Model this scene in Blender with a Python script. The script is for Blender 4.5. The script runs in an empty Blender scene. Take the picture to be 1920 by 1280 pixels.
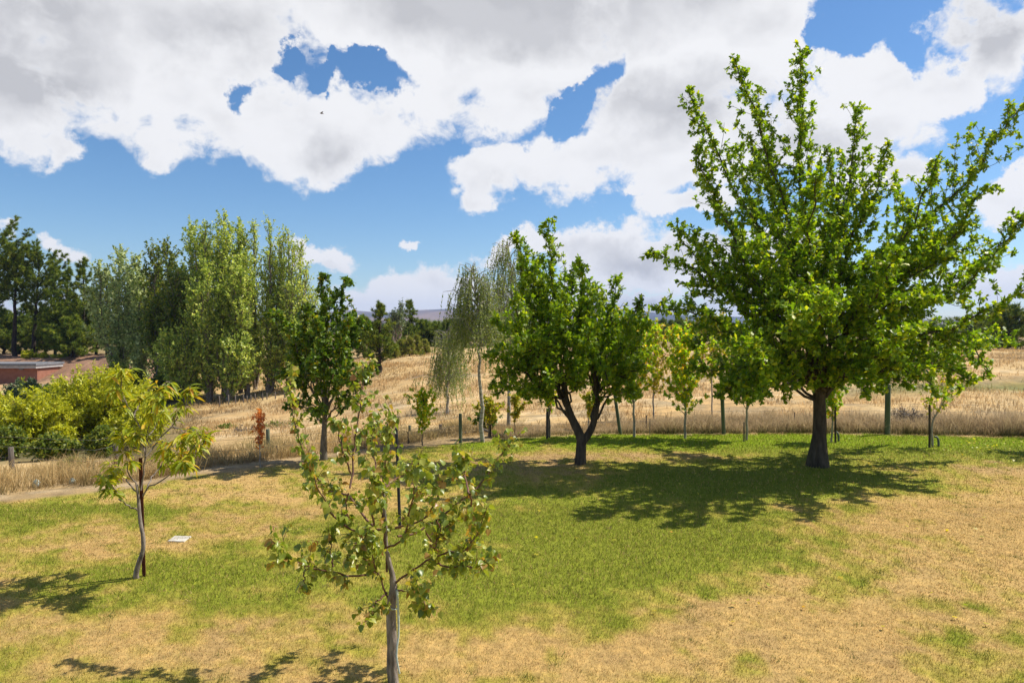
import bpy, math, random
import numpy as np
from mathutils import Vector, Matrix, Euler, Quaternion

C = bpy.context.scene.collection
S = bpy.context.scene
R = math.radians
rng = np.random.default_rng(7)

# ------------------------------------------------------------------ camera
F = 1280.0            # focal length in pixels of the 1920 px wide photograph
CAMH = 2.8
PITCH = math.atan(20 / F)
cam = bpy.data.cameras.new('camera')
cam.lens = 24.0; cam.sensor_width = 36.0; cam.clip_end = 12000; cam.clip_start = 0.05
co = bpy.data.objects.new('camera', cam); C.objects.link(co)
co.location = (0, 0, CAMH); co.rotation_euler = (R(90) - PITCH, 0, 0)
S.camera = co

# ------------------------------------------------------------------ light
SUN_DIR = Vector((0.93, 0.345, 0)).normalized()
SUN_EL = R(53)
SUN_ROT = math.atan2(SUN_DIR.x, SUN_DIR.y)
sd = Vector((SUN_DIR.x * math.cos(SUN_EL), SUN_DIR.y * math.cos(SUN_EL), math.sin(SUN_EL)))
sun = bpy.data.lights.new('sun', 'SUN'); sun.energy = 5.0; sun.angle = R(0.55); sun.color = (1.0, 0.93, 0.82)
so = bpy.data.objects.new('sun', sun); C.objects.link(so)
so.rotation_euler = (-sd).to_track_quat('-Z', 'Y').to_euler()
S.view_settings.view_transform = 'Standard'; S.view_settings.look = 'None'
S.view_settings.gamma = 1.0; S.view_settings.exposure = 0.42
S.view_settings.use_curve_mapping = False
S.cycles.max_bounces = 7; S.cycles.diffuse_bounces = 4; S.cycles.glossy_bounces = 2
S.cycles.transmission_bounces = 5; S.cycles.transparent_max_bounces = 6; S.cycles.volume_bounces = 0
S.cycles.caustics_reflective = False; S.cycles.caustics_refractive = False

# ------------------------------------------------------------------ sky
W = bpy.data.worlds.new('World'); S.world = W; W.use_nodes = True
NT = W.node_tree; NT.nodes.clear()
def nd(t, **k):
    n = NT.nodes.new(t)
    for a, b in k.items(): setattr(n, a, b)
    return n
def lk(a, b): NT.links.new(a, b)
def mth(op, a, b=None, clamp=False):
    n = nd('ShaderNodeMath', operation=op, use_clamp=clamp)
    for i, x in enumerate((a, b)):
        if x is None: continue
        if isinstance(x, (int, float)): n.inputs[i].default_value = x
        else: lk(x, n.inputs[i])
    return n.outputs[0]
def ramp(x, lo, hi, a=0.0, b=1.0):
    n = nd('ShaderNodeMapRange', interpolation_type='SMOOTHSTEP')
    lk(x, n.inputs[0]); n.inputs[1].default_value = lo; n.inputs[2].default_value = hi
    n.inputs[3].default_value = a; n.inputs[4].default_value = b
    return n.outputs[0]
tc = nd('ShaderNodeTexCoord'); gen = tc.outputs['Generated']
sx = nd('ShaderNodeSeparateXYZ'); lk(gen, sx.inputs[0])
az = mth('ARCTAN2', sx.outputs[0], sx.outputs[1]); el = mth('ARCSINE', sx.outputs[2])
cb = nd('ShaderNodeCombineXYZ'); lk(az, cb.inputs[0]); lk(el, cb.inputs[1])
def wnoise(vec, scale, detail, rough, dist=0.0, sc=(1, 1, 1), off=(0, 0, 0)):
    m = nd('ShaderNodeMapping'); lk(vec, m.inputs[0]); m.inputs['Scale'].default_value = sc; m.inputs['Location'].default_value = off
    n = nd('ShaderNodeTexNoise'); lk(m.outputs[0], n.inputs['Vector'])
    n.inputs['Scale'].default_value = scale; n.inputs['Detail'].default_value = detail
    n.inputs['Roughness'].default_value = rough; n.inputs['Distortion'].default_value = dist
    return n.outputs[0]
# large soft wander of the cloud outlines
wn = nd('ShaderNodeTexNoise'); lk(gen, wn.inputs['Vector']); wn.inputs['Scale'].default_value = 8.0; wn.inputs['Detail'].default_value = 9; wn.inputs['Roughness'].default_value = .62
wv = nd('ShaderNodeVectorMath', operation='SUBTRACT'); lk(wn.outputs['Color'], wv.inputs[0]); wv.inputs[1].default_value = (.5, .5, .5)
ws = nd('ShaderNodeVectorMath', operation='SCALE'); lk(wv.outputs[0], ws.inputs[0]); ws.inputs['Scale'].default_value = 0.17
wa = nd('ShaderNodeVectorMath', operation='ADD'); lk(cb.outputs[0], wa.inputs[0]); lk(ws.outputs[0], wa.inputs[1])
P2 = wa.outputs[0]
def blob(px, py, rx, ry, rot=0.0):
    a0 = math.atan((px - 960) / F); e0 = math.atan((620 - py) / F * math.cos(a0))
    m = nd('ShaderNodeMapping', vector_type='TEXTURE'); lk(P2, m.inputs[0])
    m.inputs['Location'].default_value = (a0, e0, 0); m.inputs['Rotation'].default_value = (0, 0, R(rot))
    k = math.cos(a0)
    m.inputs['Scale'].default_value = (rx / F * k * k, ry / F * k, 1)
    g = nd('ShaderNodeTexGradient', gradient_type='SPHERICAL'); lk(m.outputs[0], g.inputs[0])
    return g.outputs['Fac']
def union(lst, gain, cap=1.0):
    acc = None
    for b in lst:
        amp = b[5] if len(b) > 5 else 1.0
        v = mth('MULTIPLY', blob(*b[:5]), gain * amp)
        acc = v if acc is None else mth('MAXIMUM', acc, v)
    return mth('MINIMUM', acc, cap)
CLOUDS = [(250, 30, 620, 280, 0), (220, 110, 330, 200, 0), (20, 170, 240, 150, 0), (430, 190, 420, 140, -14), (640, 250, 190, 125, 0), (900, 60, 560, 210, 0),
          (1300, 90, 400, 210, 0), (1020, 150, 260, 110, 20), (1290, 270, 400, 135, 0), (930, 312, 140, 52, 0), (1080, 318, 200, 85, 8), (1190, 240, 200, 90, 30), (1560, 230, 330, 110, 12), (1640, 130, 170, 110, 0),
          (1880, 70, 170, 150, 0), (1760, 170, 200, 60, 25), (1620, 330, 110, 90, 0), (1200, 357, 60, 26, 0), (1290, 385, 120, 45, 0),
          (600, 480, 105, 45, -5), (565, 460, 60, 40, 0), (1180, 490, 330, 90, 0), (960, 480, 150, 40, 10), (830, 545, 190, 75, 0), (700, 572, 120, 50, 0), (1120, 470, 200, 60, 10), (690, 570, 90, 38, 0),
          (1050, 575, 520, 50, 0), (1400, 520, 260, 110, 0), (1900, 350, 110, 48, 0), (1850, 400, 100, 45, 0), (1850, 545, 260, 70, 0),
          (130, 292, 60, 55, 30, .62), (285, 280, 70, 45, 0, .58), (770, 470, 28, 20, 0, .8), (60, 575, 200, 40, 0, .8), (330, 590, 200, 30, 0, .8), (10, 432, 50, 22, -10, .55), (130, 458, 55, 22, 0, .5), (900, 365, 50, 30, 0, .5)]
HOLES = [(712, 140, 80, 29, 0, .74), (640, 140, 40, 18, 30, .6), (552, 120, 38, 27, 0, .68), (473, 180, 44, 34, 0, .72), (1155, 140, 62, 46, 45, .8), (1090, 200, 110, 30, 45, .8), (1640, 20, 130, 80, -10), (1560, 55, 60, 40, 0), (1700, 95, 60, 50, -35)]
dens = union(CLOUDS, 1.65, 1.5)
hole = union(HOLES, 1.75, 1.6)
dens = mth('SUBTRACT', dens, mth('MULTIPLY', hole, 1.0))
# the rest of the sky: sparser, greyer cumulus from a plain noise field, shaped to limit fill
far = wnoise(gen, 2.6, 3, .5, .3, (1, 1, 1.6), (3, 1, 0))
far = ramp(far, .48, .64, 0, 1)
inside = mth('MULTIPLY', ramp(mth('ABSOLUTE', az), .66, .80, 1, 0), ramp(el, .52, .66, 1, 0))
mx = nd('ShaderNodeMix'); lk(inside, mx.inputs[0]); lk(far, mx.inputs[2]); lk(dens, mx.inputs[3])
dens = mx.outputs[0]
def detail(vec):
    return wnoise(vec, 7.5, 7, .55, .25, (1, 1, 1.35))
n1 = detail(gen)
off = nd('ShaderNodeVectorMath', operation='ADD'); lk(gen, off.inputs[0]); off.inputs[1].default_value = (sd.x * .05, sd.y * .05, sd.z * .05)
fine = wnoise(gen, 26.0, 8, .62, .5, (1, 1, 1.25), (5, 2, 1))
body = mth('ADD', mth('ADD', dens, mth('MULTIPLY', mth('SUBTRACT', n1, .5), 2.3)), mth('MULTIPLY', mth('SUBTRACT', fine, .5), 1.15))
mask = ramp(body, .32, .80)
# grey undersides: thick cloud whose sunward neighbourhood is thicker still
GREY = [(1000, 0, 520, 110, 0), (80, 120, 260, 120, 20), (420, 60, 200, 70, 0, .6), (1250, 205, 260, 80, 0, .75), (1850, 60, 110, 100, 0, .8), (1250, 480, 260, 40, 0, .6), (1230, 570, 300, 40, 0, .7), (640, 290, 90, 45, 0, .5), (1480, 260, 130, 50, 0, .6), (620, 500, 80, 18, 0, .35)]
grey = mth('MULTIPLY', union(GREY, 1.7), .85)
greyfar = mth('MULTIPLY', ramp(far, .3, .9), .8)  # unseen clouds greyed to dim the sky fill
mg = nd('ShaderNodeMix'); lk(inside, mg.inputs[0]); lk(greyfar, mg.inputs[2]); lk(grey, mg.inputs[3]); grey = mg.outputs[0]
s1 = wnoise(gen, 6.0, 4, .5, .2, (1, 1, 1.5)); s2 = wnoise(off.outputs[0], 6.0, 4, .5, .2, (1, 1, 1.5))
relief = ramp(mth('SUBTRACT', s2, s1), -.05, .16)
thick = ramp(body, .55, 1.3)
shade = mth('ADD', mth('MULTIPLY', mth('MULTIPLY', relief, thick), .34), mth('MULTIPLY', grey, mth('ADD', .35, mth('MULTIPLY', thick, .65))), True)
sky = nd('ShaderNodeTexSky', sky_type='NISHITA'); sky.sun_disc = False
sky.sun_elevation = SUN_EL; sky.sun_rotation = SUN_ROT; sky.altitude = 400; sky.air_density = 1.0; sky.dust_density = .35; sky.ozone_density = 3.0
hs = nd('ShaderNodeHueSaturation'); hs.inputs['Saturation'].default_value = 1.2; hs.inputs['Value'].default_value = .98; lk(sky.outputs[0], hs.inputs['Color'])
cc = nd('ShaderNodeMix', data_type='RGBA'); lk(shade, cc.inputs[0]); cc.inputs[6].default_value = (6.95, 6.95, 7.05, 1); cc.inputs[7].default_value = (4.3, 4.32, 4.5, 1)
fm = nd('ShaderNodeMix', data_type='RGBA'); lk(mask, fm.inputs[0]); lk(hs.outputs[0], fm.inputs[6]); lk(cc.outputs[2], fm.inputs[7])
bg = nd('ShaderNodeBackground'); bg.inputs[1].default_value = 0.10; lk(fm.outputs[2], bg.inputs[0])
wo = nd('ShaderNodeOutputWorld'); lk(bg.outputs[0], wo.inputs[0])
W.cycles.sampling_method = 'MANUAL'; W.cycles.sample_map_resolution = 512

# ------------------------------------------------------------------ helpers
def tag(o, label=None, cat=None, group=None, kind=None):
    if label: o['label'] = label
    if cat: o['category'] = cat
    if group: o['group'] = group
    if kind: o['kind'] = kind
    return o
def link(name, data, parent=None, mat=None):
    o = bpy.data.objects.new(name, data); C.objects.link(o)
    if parent: o.parent = parent
    if mat is not None and data is not None and len(data.materials) == 0: data.materials.append(mat)
    return o
def empty(name, loc, label=None, cat=None, group=None, rz=0):
    o = bpy.data.objects.new(name, None); C.objects.link(o); o.location = loc; o.rotation_euler = (0, 0, rz)
    o.empty_display_size = .1
    return tag(o, label, cat, group)
def np_mesh(name, V, faces, smooth=False, face_attr=None, point_attr=None):
    """V (n,3); faces = list of (m,k) int arrays."""
    me = bpy.data.meshes.new(name)
    V = np.ascontiguousarray(V, dtype=np.float32)
    me.vertices.add(len(V)); me.vertices.foreach_set('co', V.ravel())
    faces = [f for f in faces if len(f)]
    loops = np.concatenate([f.ravel() for f in faces]).astype(np.int32)
    tot = np.concatenate([np.full(len(f), f.shape[1]) for f in faces]).astype(np.int32)
    start = np.concatenate([[0], np.cumsum(tot)[:-1]]).astype(np.int32)
    me.loops.add(len(loops)); me.loops.foreach_set('vertex_index', loops)
    me.polygons.add(len(tot)); me.polygons.foreach_set('loop_start', start)
    try: me.polygons.foreach_set('loop_total', tot)
    except Exception: pass
    me.update(calc_edges=True)
    if smooth: me.polygons.foreach_set('use_smooth', np.ones(len(tot), dtype=bool))
    for dom, d in (('FACE', face_attr), ('POINT', point_attr)):
        for k, v in (d or {}).items():
            v = np.asarray(v, dtype=np.float32)
            if v.ndim == 1:
                a = me.attributes.new(k, 'FLOAT', dom); a.data.foreach_set('value', v)
            else:
                if v.shape[1] == 3: v = np.concatenate([v, np.ones((len(v), 1), np.float32)], 1)
                a = me.attributes.new(k, 'FLOAT_COLOR', dom); a.data.foreach_set('color', np.ascontiguousarray(v).ravel())
    return me
def hash2(i, j, s):
    h = (i.astype(np.int64) * 374761393 + j.astype(np.int64) * 668265263 + s * 1442695041) & 0xffffffff
    h = ((h ^ (h >> 13)) * 1274126177) & 0xffffffff
    return ((h ^ (h >> 16)) & 0xffff) / 65535.0
def vn(x, y, s=0):
    x = np.asarray(x, float); y = np.asarray(y, float)
    i = np.floor(x); j = np.floor(y); fx = x - i; fy = y - j
    fx = fx * fx * (3 - 2 * fx); fy = fy * fy * (3 - 2 * fy)
    a = hash2(i, j, s); b = hash2(i + 1, j, s); c = hash2(i, j + 1, s); d = hash2(i + 1, j + 1, s)
    return (a * (1 - fx) + b * fx) * (1 - fy) + (c * (1 - fx) + d * fx) * fy
def fbm(x, y, s=0, o=4):
    r = 0; a = .5; n = 0
    for k in range(o):
        r = r + a * vn(x * 2 ** k + 17.3 * k, y * 2 ** k - 9.1 * k, s + k); n += a; a *= .5
    return r / n
def sm(a, b, x):
    t = np.clip((np.asarray(x, float) - a) / (b - a), 0, 1); return t * t * (3 - 2 * t)
def nrm(v): return v / np.maximum(np.linalg.norm(v, axis=-1, keepdims=True), 1e-9)

# terrain: height table by bearing (as photo column) and distance
TU = np.array([-600, 0, 200, 400, 600, 800, 1000, 1300, 1900, 2600], float)
TD = np.array([12, 15, 18, 24, 32, 42, 55, 60, 65, 75, 100, 300, 1200, 4000], float)
TZ = np.array([
 [0, 0, 0, 0, 0, 0, 0, 0, 0, 0],
 [-.3, -.2, -.1, 0, 0, 0, 0, 0, 0, 0],
 [-.8, -.7, -.6, -.3, -.1, 0, 0, 0, 0, 0],
 [-1.4, -1.3, -1.2, -.8, -.5, -.2, -.08, 0, .2, .2],
 [-2, -1.9, -1.8, -1.25, -.85, -.2, -.05, .1, .55, .6],
 [-2.2, -2.2, -2.1, -1.6, -1.0, .1, .15, .3, .85, 1],
 [-2.0, -2.0, -1.8, -1.2, -.3, .55, .6, .6, 1.1, 1.2],
 [-1.7, -1.7, -1.3, -.9, 0, .7, .7, .7, 1.15, 1.3],
 [0, .05, .0, -.1, .2, .8, .8, .8, 1.2, 1.3],
 [.2, .2, .2, .3, .5, .9, .9, .9, 1.3, 1.4],
 [.5, .5, .5, .6, .8, 1.1, 1.1, 1.1, 1.4, 1.5],
 [1.4, 1.4, 1.4, 1.4, 1.5, 1.6, 1.6, 1.6, 1.7, 1.8],
 [2.0] * 10, [2.2] * 10], float)
def terrain(x, y):
    x = np.asarray(x, float); y = np.asarray(y, float)
    yy = np.maximum(y, .5)
    u = np.clip(960 + F * x / yy, TU[0], TU[-1] - 1e-6); d = np.clip(yy, TD[0], TD[-1] - 1e-3)
    i = np.clip(np.searchsorted(TU, u, 'right') - 1, 0, len(TU) - 2); j = np.clip(np.searchsorted(TD, d, 'right') - 1, 0, len(TD) - 2)
    a = (u - TU[i]) / (TU[i + 1] - TU[i]); b = (d - TD[j]) / (TD[j + 1] - TD[j])
    a = a * a * (3 - 2 * a)
    z = (TZ[j, i] * (1 - a) + TZ[j, i + 1] * a) * (1 - b) + (TZ[j + 1, i] * (1 - a) + TZ[j + 1, i + 1] * a) * b
    out = sm(.3, 4, y - lawn_edge(x))
    z = z + out * ((fbm(x * .25, y * .25, 5) - .5) * .45 + (fbm(x * .9, y * .9, 9) - .5) * .14) * np.clip(1.6 - yy / 150, .2, 1)
    bank = sm(54, 60, y) * sm(78, 66, y) * sm(420, 300, u)
    z = z + bank * (fbm(x * .5, y * .6, 21, 5) - .5) * 1.0
    z = z + (1 - out) * (fbm(x * .5, y * .5, 31, 3) - .5) * .05
    return z
EX = np.array([-60, -30, -12, -8.3, -7, -6.15, -4.5, -3.2, -1.45, .56, 2, 8, 16, 30, 60], float)
EY = np.array([-25, -8, 7.5, 11.1, 11.9, 13.1, 14.45, 15.7, 16.9, 17.8, 18.3, 18.6, 17.5, 16, 14], float)
def lawn_edge(x): return np.interp(x, EX, EY)
def on(px, d): 
    x = (px - 960) / F * d; return Vector((x, d, float(terrain(x, d))))
def dist(py): return F * CAMH / (py - 620)
def PT(px, py, d):
    """world point seen at photo pixel (px, py) at depth y = d"""
    a, b = (px - 960) / F, (640 - py) / F
    yy = math.cos(PITCH) + b * math.sin(PITCH); zz = b * math.cos(PITCH) - math.sin(PITCH)
    return np.array([a / yy * d, d, CAMH + zz / yy * d])

# ------------------------------------------------------------------ materials
def mat(name, rough=.8, spec=.3):
    m = bpy.data.materials.new(name); m.use_nodes = True; nt = m.node_tree
    b = nt.nodes['Principled BSDF']; b.inputs['Roughness'].default_value = rough; b.inputs['Specular IOR Level'].default_value = spec
    return m, nt, b
def cramp(nt, fac, stops):
    r = nt.nodes.new('ShaderNodeValToRGB'); nt.links.new(fac, r.inputs[0]); e = r.color_ramp.elements
    while len(e) < len(stops): e.new(.5)
    for k, (p, c) in enumerate(stops): e[k].position = p; e[k].color = (*c, 1)
    return r.outputs[0]
def leaf_mat(name, stops, trans=.40, rough=.45, spec=.35, tint=(1.25, 1.3, .55)):
    m, nt, b = mat(name, rough, spec)
    at = nt.nodes.new('ShaderNodeAttribute'); at.attribute_name = 'rnd'
    c = cramp(nt, at.outputs['Fac'], stops); nt.links.new(c, b.inputs['Base Color'])
    t = nt.nodes.new('ShaderNodeBsdfTranslucent')
    mu = nt.nodes.new('ShaderNodeMix'); mu.data_type = 'RGBA'; mu.blend_type = 'MULTIPLY'; mu.inputs[0].default_value = 1
    nt.links.new(c, mu.inputs[6]); mu.inputs[7].default_value = (*[v * 1.5 for v in tint], 1)
    nt.links.new(mu.outputs[2], t.inputs[0])
    mx = nt.nodes.new('ShaderNodeMixShader'); mx.inputs[0].default_value = trans
    nt.links.new(b.outputs[0], mx.inputs[1]); nt.links.new(t.outputs[0], mx.inputs[2])
    nt.links.new(mx.outputs[0], nt.nodes['Material Output'].inputs[0])
    return m
def noise_mat(name, c1, c2, scale=8, rough=.85, bump=.3, sc=(1, 1, 1), spec=.2, detail=6, dist=.02):
    m, nt, b = mat(name, rough, spec)
    t = nt.nodes.new('ShaderNodeTexCoord'); mp = nt.nodes.new('ShaderNodeMapping'); mp.inputs['Scale'].default_value = sc
    nt.links.new(t.outputs['Object'], mp.inputs[0])
    n = nt.nodes.new('ShaderNodeTexNoise'); n.inputs['Scale'].default_value = scale; n.inputs['Detail'].default_value = detail; n.inputs['Roughness'].default_value = .65
    nt.links.new(mp.outputs[0], n.inputs['Vector'])
    c = cramp(nt, n.outputs[0], [(.32, c1), (.68, c2)]); nt.links.new(c, b.inputs['Base Color'])
    if bump:
        bp = nt.nodes.new('ShaderNodeBump'); bp.inputs['Strength'].default_value = bump; bp.inputs['Distance'].default_value = dist
        nt.links.new(n.outputs[0], bp.inputs['Height']); nt.links.new(bp.outputs[0], b.inputs['Normal'])
    return m
M_oakleaf = leaf_mat('oak_leaf', [(0, (.088, .16, .008)), (.5, (.178, .28, .012)), (.82, (.31, .395, .016)), (1, (.47, .46, .022))])
M_oakleaf2 = leaf_mat('oak_leaf_deep', [(0, (0.109, 0.191, 0.010)), (.5, (0.190, 0.292, 0.013)), (1, (0.377, 0.413, 0.015))])
M_darkleaf = leaf_mat('dark_maple_leaf', [(0, (0.057, 0.118, 0.014)), (.6, (0.128, 0.204, 0.018)), (.93, (0.217, 0.272, 0.018)), (1, (0.473, 0.340, 0.016))], trans=.30)
M_mapleleaf = leaf_mat('maple_leaf', [(0, (0.168, 0.336, 0.015)), (.55, (0.334, 0.447, 0.018)), (.85, (0.668, 0.560, 0.025)), (1, (0.860, 0.447, 0.035))], trans=.45)
M_goldleaf = leaf_mat('gold_maple_leaf', [(0, (.20, .27, .02)), (.5, (.40, .40, .03)), (.88, (.58, .44, .05)), (1, (.55, .26, .04))], trans=.4)
M_orangeleaf = leaf_mat('orange_maple_leaf', [(0, (0.569, 0.167, 0.037)), (.6, (0.658, 0.284, 0.076)), (1, (0.734, 0.467, 0.127))], trans=.35, tint=(1.1, .9, .6))
M_peachleaf = leaf_mat('peach_leaf', [(0, (0.177, 0.238, 0.015)), (.6, (0.329, 0.374, 0.022)), (.95, (0.506, 0.431, 0.035)), (1, (0.632, 0.306, 0.050))], trans=.40, tint=(1.2, 1.1, .4))
M_saplingleaf = leaf_mat('sapling_leaf', [(0, (.11, .17, .022)), (.5, (.25, .31, .035)), (.82, (.38, .40, .07)), (.94, (.42, .32, .07)), (1, (.30, .14, .05))], trans=.36, rough=.36, spec=.5, tint=(1.2, 1.1, .4))
M_poplarleaf = leaf_mat('poplar_leaf', [(0, (0.170, 0.252, 0.040)), (.5, (0.340, 0.416, 0.074)), (.85, (0.565, 0.605, 0.121)), (1, (0.791, 0.756, 0.187))], trans=.30, tint=(1.1, 1.15, .7))
M_poplargrey = leaf_mat('silver_poplar_leaf', [(0, (0.171, 0.242, 0.080)), (.5, (0.366, 0.418, 0.167)), (1, (0.684, 0.726, 0.332))], trans=.28, tint=(1.05, 1.1, .8))
M_willowleaf = leaf_mat('willow_leaf', [(0, (.20, .25, .015)), (.5, (.42, .45, .022)), (1, (.60, .59, .06))], trans=.38, tint=(1.15, 1.05, .5))
M_bushleaf = leaf_mat('bush_leaf', [(0, (0.077, 0.136, 0.020)), (.6, (0.175, 0.224, 0.032)), (1, (0.350, 0.335, 0.049))], trans=.3, tint=(1.1, 1.1, .6))
M_birchleaf = leaf_mat('birch_leaf', [(0, (.11, .16, .03)), (.5, (.21, .27, .05)), (1, (.37, .39, .09))], trans=.36, tint=(1.1, 1.1, .6))
M_pine = leaf_mat('pine_needles', [(0, (0.070, 0.116, 0.019)), (.6, (0.158, 0.224, 0.024)), (1, (0.369, 0.381, 0.035))], trans=.12, rough=.6, spec=.2)
M_pinegold = leaf_mat('young_conifer_needles', [(0, (0.139, 0.180, 0.036)), (.6, (0.277, 0.288, 0.064)), (1, (0.436, 0.378, 0.090))], trans=.2, rough=.6, spec=.2)
M_gum = leaf_mat('gum_leaf', [(0, (0.050, 0.092, 0.042)), (.6, (0.118, 0.160, 0.076)), (1, (0.235, 0.269, 0.151))], trans=.2)
M_shrubgrey = leaf_mat('grey_brush', [(0, (.11, .085, .065)), (.6, (.2, .16, .13)), (1, (.3, .26, .22))], trans=.1, tint=(1, 1, 1))
M_bark = noise_mat('oak_bark', (.035, .027, .02), (.12, .095, .07), 14, .95, .9, (1, 1, .25), dist=.04)
M_bark2 = noise_mat('grey_bark', (.08, .065, .05), (.20, .17, .135), 18, .95, .7, (1, 1, .3))
M_twig = noise_mat('red_twig', (.10, .045, .03), (.22, .12, .08), 20, .7, .2)
M_palebark = noise_mat('pale_bark', (.06, .042, .032), (.38, .32, .27), 26, .9, .9, (1, 1, .22))
M_maplebark = noise_mat('maple_bark', (.20, .18, .15), (.42, .38, .33), 14, .9, .3, (1, 1, .5))
M_birchbark = noise_mat('birch_bark', (.10, .085, .07), (.58, .54, .47), 7, .8, .3, (.6, .6, 4))
M_pinebark = noise_mat('pine_bark', (.02, .016, .012), (.075, .055, .04), 6, .95, .5)
M_greenpost = noise_mat('green_treated_post', (.06, .08, .05), (.14, .16, .11), 9, .85, .3, (1, 1, .2))
M_greypost = noise_mat('weathered_post', (.07, .055, .045), (.22, .19, .16), 12, .9, .5, (1, 1, .15))
M_palerail = noise_mat('pale_rail', (.3, .27, .22), (.5, .46, .38), 12, .9, .3)
M_rust = noise_mat('rusty_steel', (.05, .014, .008), (.16, .05, .025), 18, .75, .3)
M_blackstake = noise_mat('black_stake', (.012, .012, .016), (.05, .05, .06), 20, .5, .2)
M_wire = noise_mat('fence_wire', (.12, .11, .10), (.2, .19, .18), 20, .5, 0)
M_hose = noise_mat('grey_pipe', (.05, .07, .06), (.16, .19, .17), 10, .5, .1)
M_tie = noise_mat('pale_tie', (.35, .42, .40), (.6, .66, .62), 20, .7, .2)
M_stone = noise_mat('pale_stone', (.34, .31, .26), (.62, .58, .50), 5, .85, .1, detail=3)
M_redwall = noise_mat('red_painted_wall', (.26, .115, .075), (.36, .165, .11), 3, .85, .1)
M_roofmetal = noise_mat('grey_roof_metal', (.14, .145, .16), (.24, .25, .27), 5, .5, .05)
M_fascia = noise_mat('pale_fascia', (.34, .33, .33), (.5, .49, .48), 4, .6, .05)
M_sack = noise_mat('plastic_sack', (.22, .36, .32), (.62, .68, .64), 9, .4, .5, spec=.5)
M_bird = noise_mat('brown_feather', (.05, .04, .03), (.13, .10, .07), 30, .8, 0)

def ground_mat(name, scale, bumpd):
    m, nt, b = mat(name, .95, .08)
    at = nt.nodes.new('ShaderNodeAttribute'); at.attribute_name = 'Col'
    t = nt.nodes.new('ShaderNodeTexCoord')
    n = nt.nodes.new('ShaderNodeTexNoise'); n.inputs['Scale'].default_value = scale; n.inputs['Detail'].default_value = 10; n.inputs['Roughness'].default_value = .7
    nt.links.new(t.outputs['Object'], n.inputs['Vector'])
    c = cramp(nt, n.outputs[0], [(.28, (.55, .55, .55)), (.5, (.95, .95, .95)), (.72, (1.35, 1.3, 1.2))])
    mu = nt.nodes.new('ShaderNodeMix'); mu.data_type = 'RGBA'; mu.blend_type = 'MULTIPLY'; mu.inputs[0].default_value = 1
    nt.links.new(at.outputs['Color'], mu.inputs[6]); nt.links.new(c, mu.inputs[7]); nt.links.new(mu.outputs[2], b.inputs['Base Color'])
    bp = nt.nodes.new('ShaderNodeBump'); bp.inputs['Strength'].default_value = .8; bp.inputs['Distance'].default_value = bumpd
    nt.links.new(n.outputs[0], bp.inputs['Height']); nt.links.new(bp.outputs[0], b.inputs['Normal'])
    return m
M_lawn = ground_mat('lawn_soil', 9, .03); M_field = ground_mat('dry_field', 2.2, .12); M_hills = ground_mat('far_hills', .004, 6)
def blade_mat(name, trans):
    m, nt, b = mat(name, .6, .2)
    at = nt.nodes.new('ShaderNodeAttribute'); at.attribute_name = 'Col'
    nt.links.new(at.outputs['Color'], b.inputs['Base Color'])
    t = nt.nodes.new('ShaderNodeBsdfTranslucent'); nt.links.new(at.outputs['Color'], t.inputs[0])
    mx = nt.nodes.new('ShaderNodeMixShader'); mx.inputs[0].default_value = trans
    nt.links.new(b.outputs[0], mx.inputs[1]); nt.links.new(t.outputs[0], mx.inputs[2]); nt.links.new(mx.outputs[0], nt.nodes['Material Output'].inputs[0])
    return m
M_blade = blade_mat('grass_blade', .3); M_straw = blade_mat('straw_blade', .45)

# ------------------------------------------------------------------ ground colour (true colour of turf, straw and soil)
LG = [(1240, 1035, 350, 100, .8), (1010, 1110, 320, 110, .78), (1560, 832, 620, 24, 1.5), (1150, 818, 300, 8, 1.3), (1540, 895, 330, 38, 1.1), (1250, 925, 330, 40, .6),
      (430, 1085, 330, 65, .75), (760, 1010, 200, 40, .2), (190, 957, 200, 11, .9), (40, 985, 90, 18, .6), (1800, 835, 200, 16, .6), (950, 842, 130, 8, .5), (260, 1100, 200, 40, .3), (1150, 1000, 200, 50, .4)]
LD = [(1500, 1190, 520, 125, .9), (1860, 980, 320, 105, .9), (1060, 850, 200, 15, .9), (1270, 852, 220, 12, .7), (240, 1020, 330, 38, .7), (120, 1210, 260, 60, .35), (520, 930, 300, 40, .45), (750, 900, 250, 20, .3), (1800, 888, 230, 16, .8), (560, 1240, 160, 40, .3), (1020, 1240, 230, 60, .6), (30, 1120, 120, 50, .3)]
def lawn_green(x, y):
    yy = np.maximum(y, 1.5); u = 960 + F * x / yy; v = 620 + F * CAMH / yy
    g = np.full(np.shape(x), .50) + .05 * np.sin((x * .8 + y * .55) * 6.3 / 1.1) * sm(9, 12, y)
    wob = (fbm(x * .8, y * .8, 61) - .5) * 1.0
    for (a, b, ra, rb, k) in LG:
        g = g + k * .62 * np.exp(-(((u - a) / ra) ** 2 + ((v - b) / rb) ** 2) * 1.2)
    for (a, b, ra, rb, k) in LD:
        g = g - k * .50 * np.exp(-(((u - a) / ra) ** 2 + ((v - b) / rb) ** 2) * 1.2)
    g = g + wob * .55 + (fbm(x * 2.6, y * 2.6, 71, 5) - .5) * .95 + (vn(x * 9, y * 9, 81) - .5) * .38 + .5 * sm(.72, .86, fbm(x * 1.9 + 7, y * 1.9, 83, 3))
    return np.clip(g, 0, 1)
DRY = np.array([.50, .34, .125]); DRY2 = np.array([.42, .26, .095]); GRN = np.array([.22, .245, .026]); GRN2 = np.array([.21, .285, .012])
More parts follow.
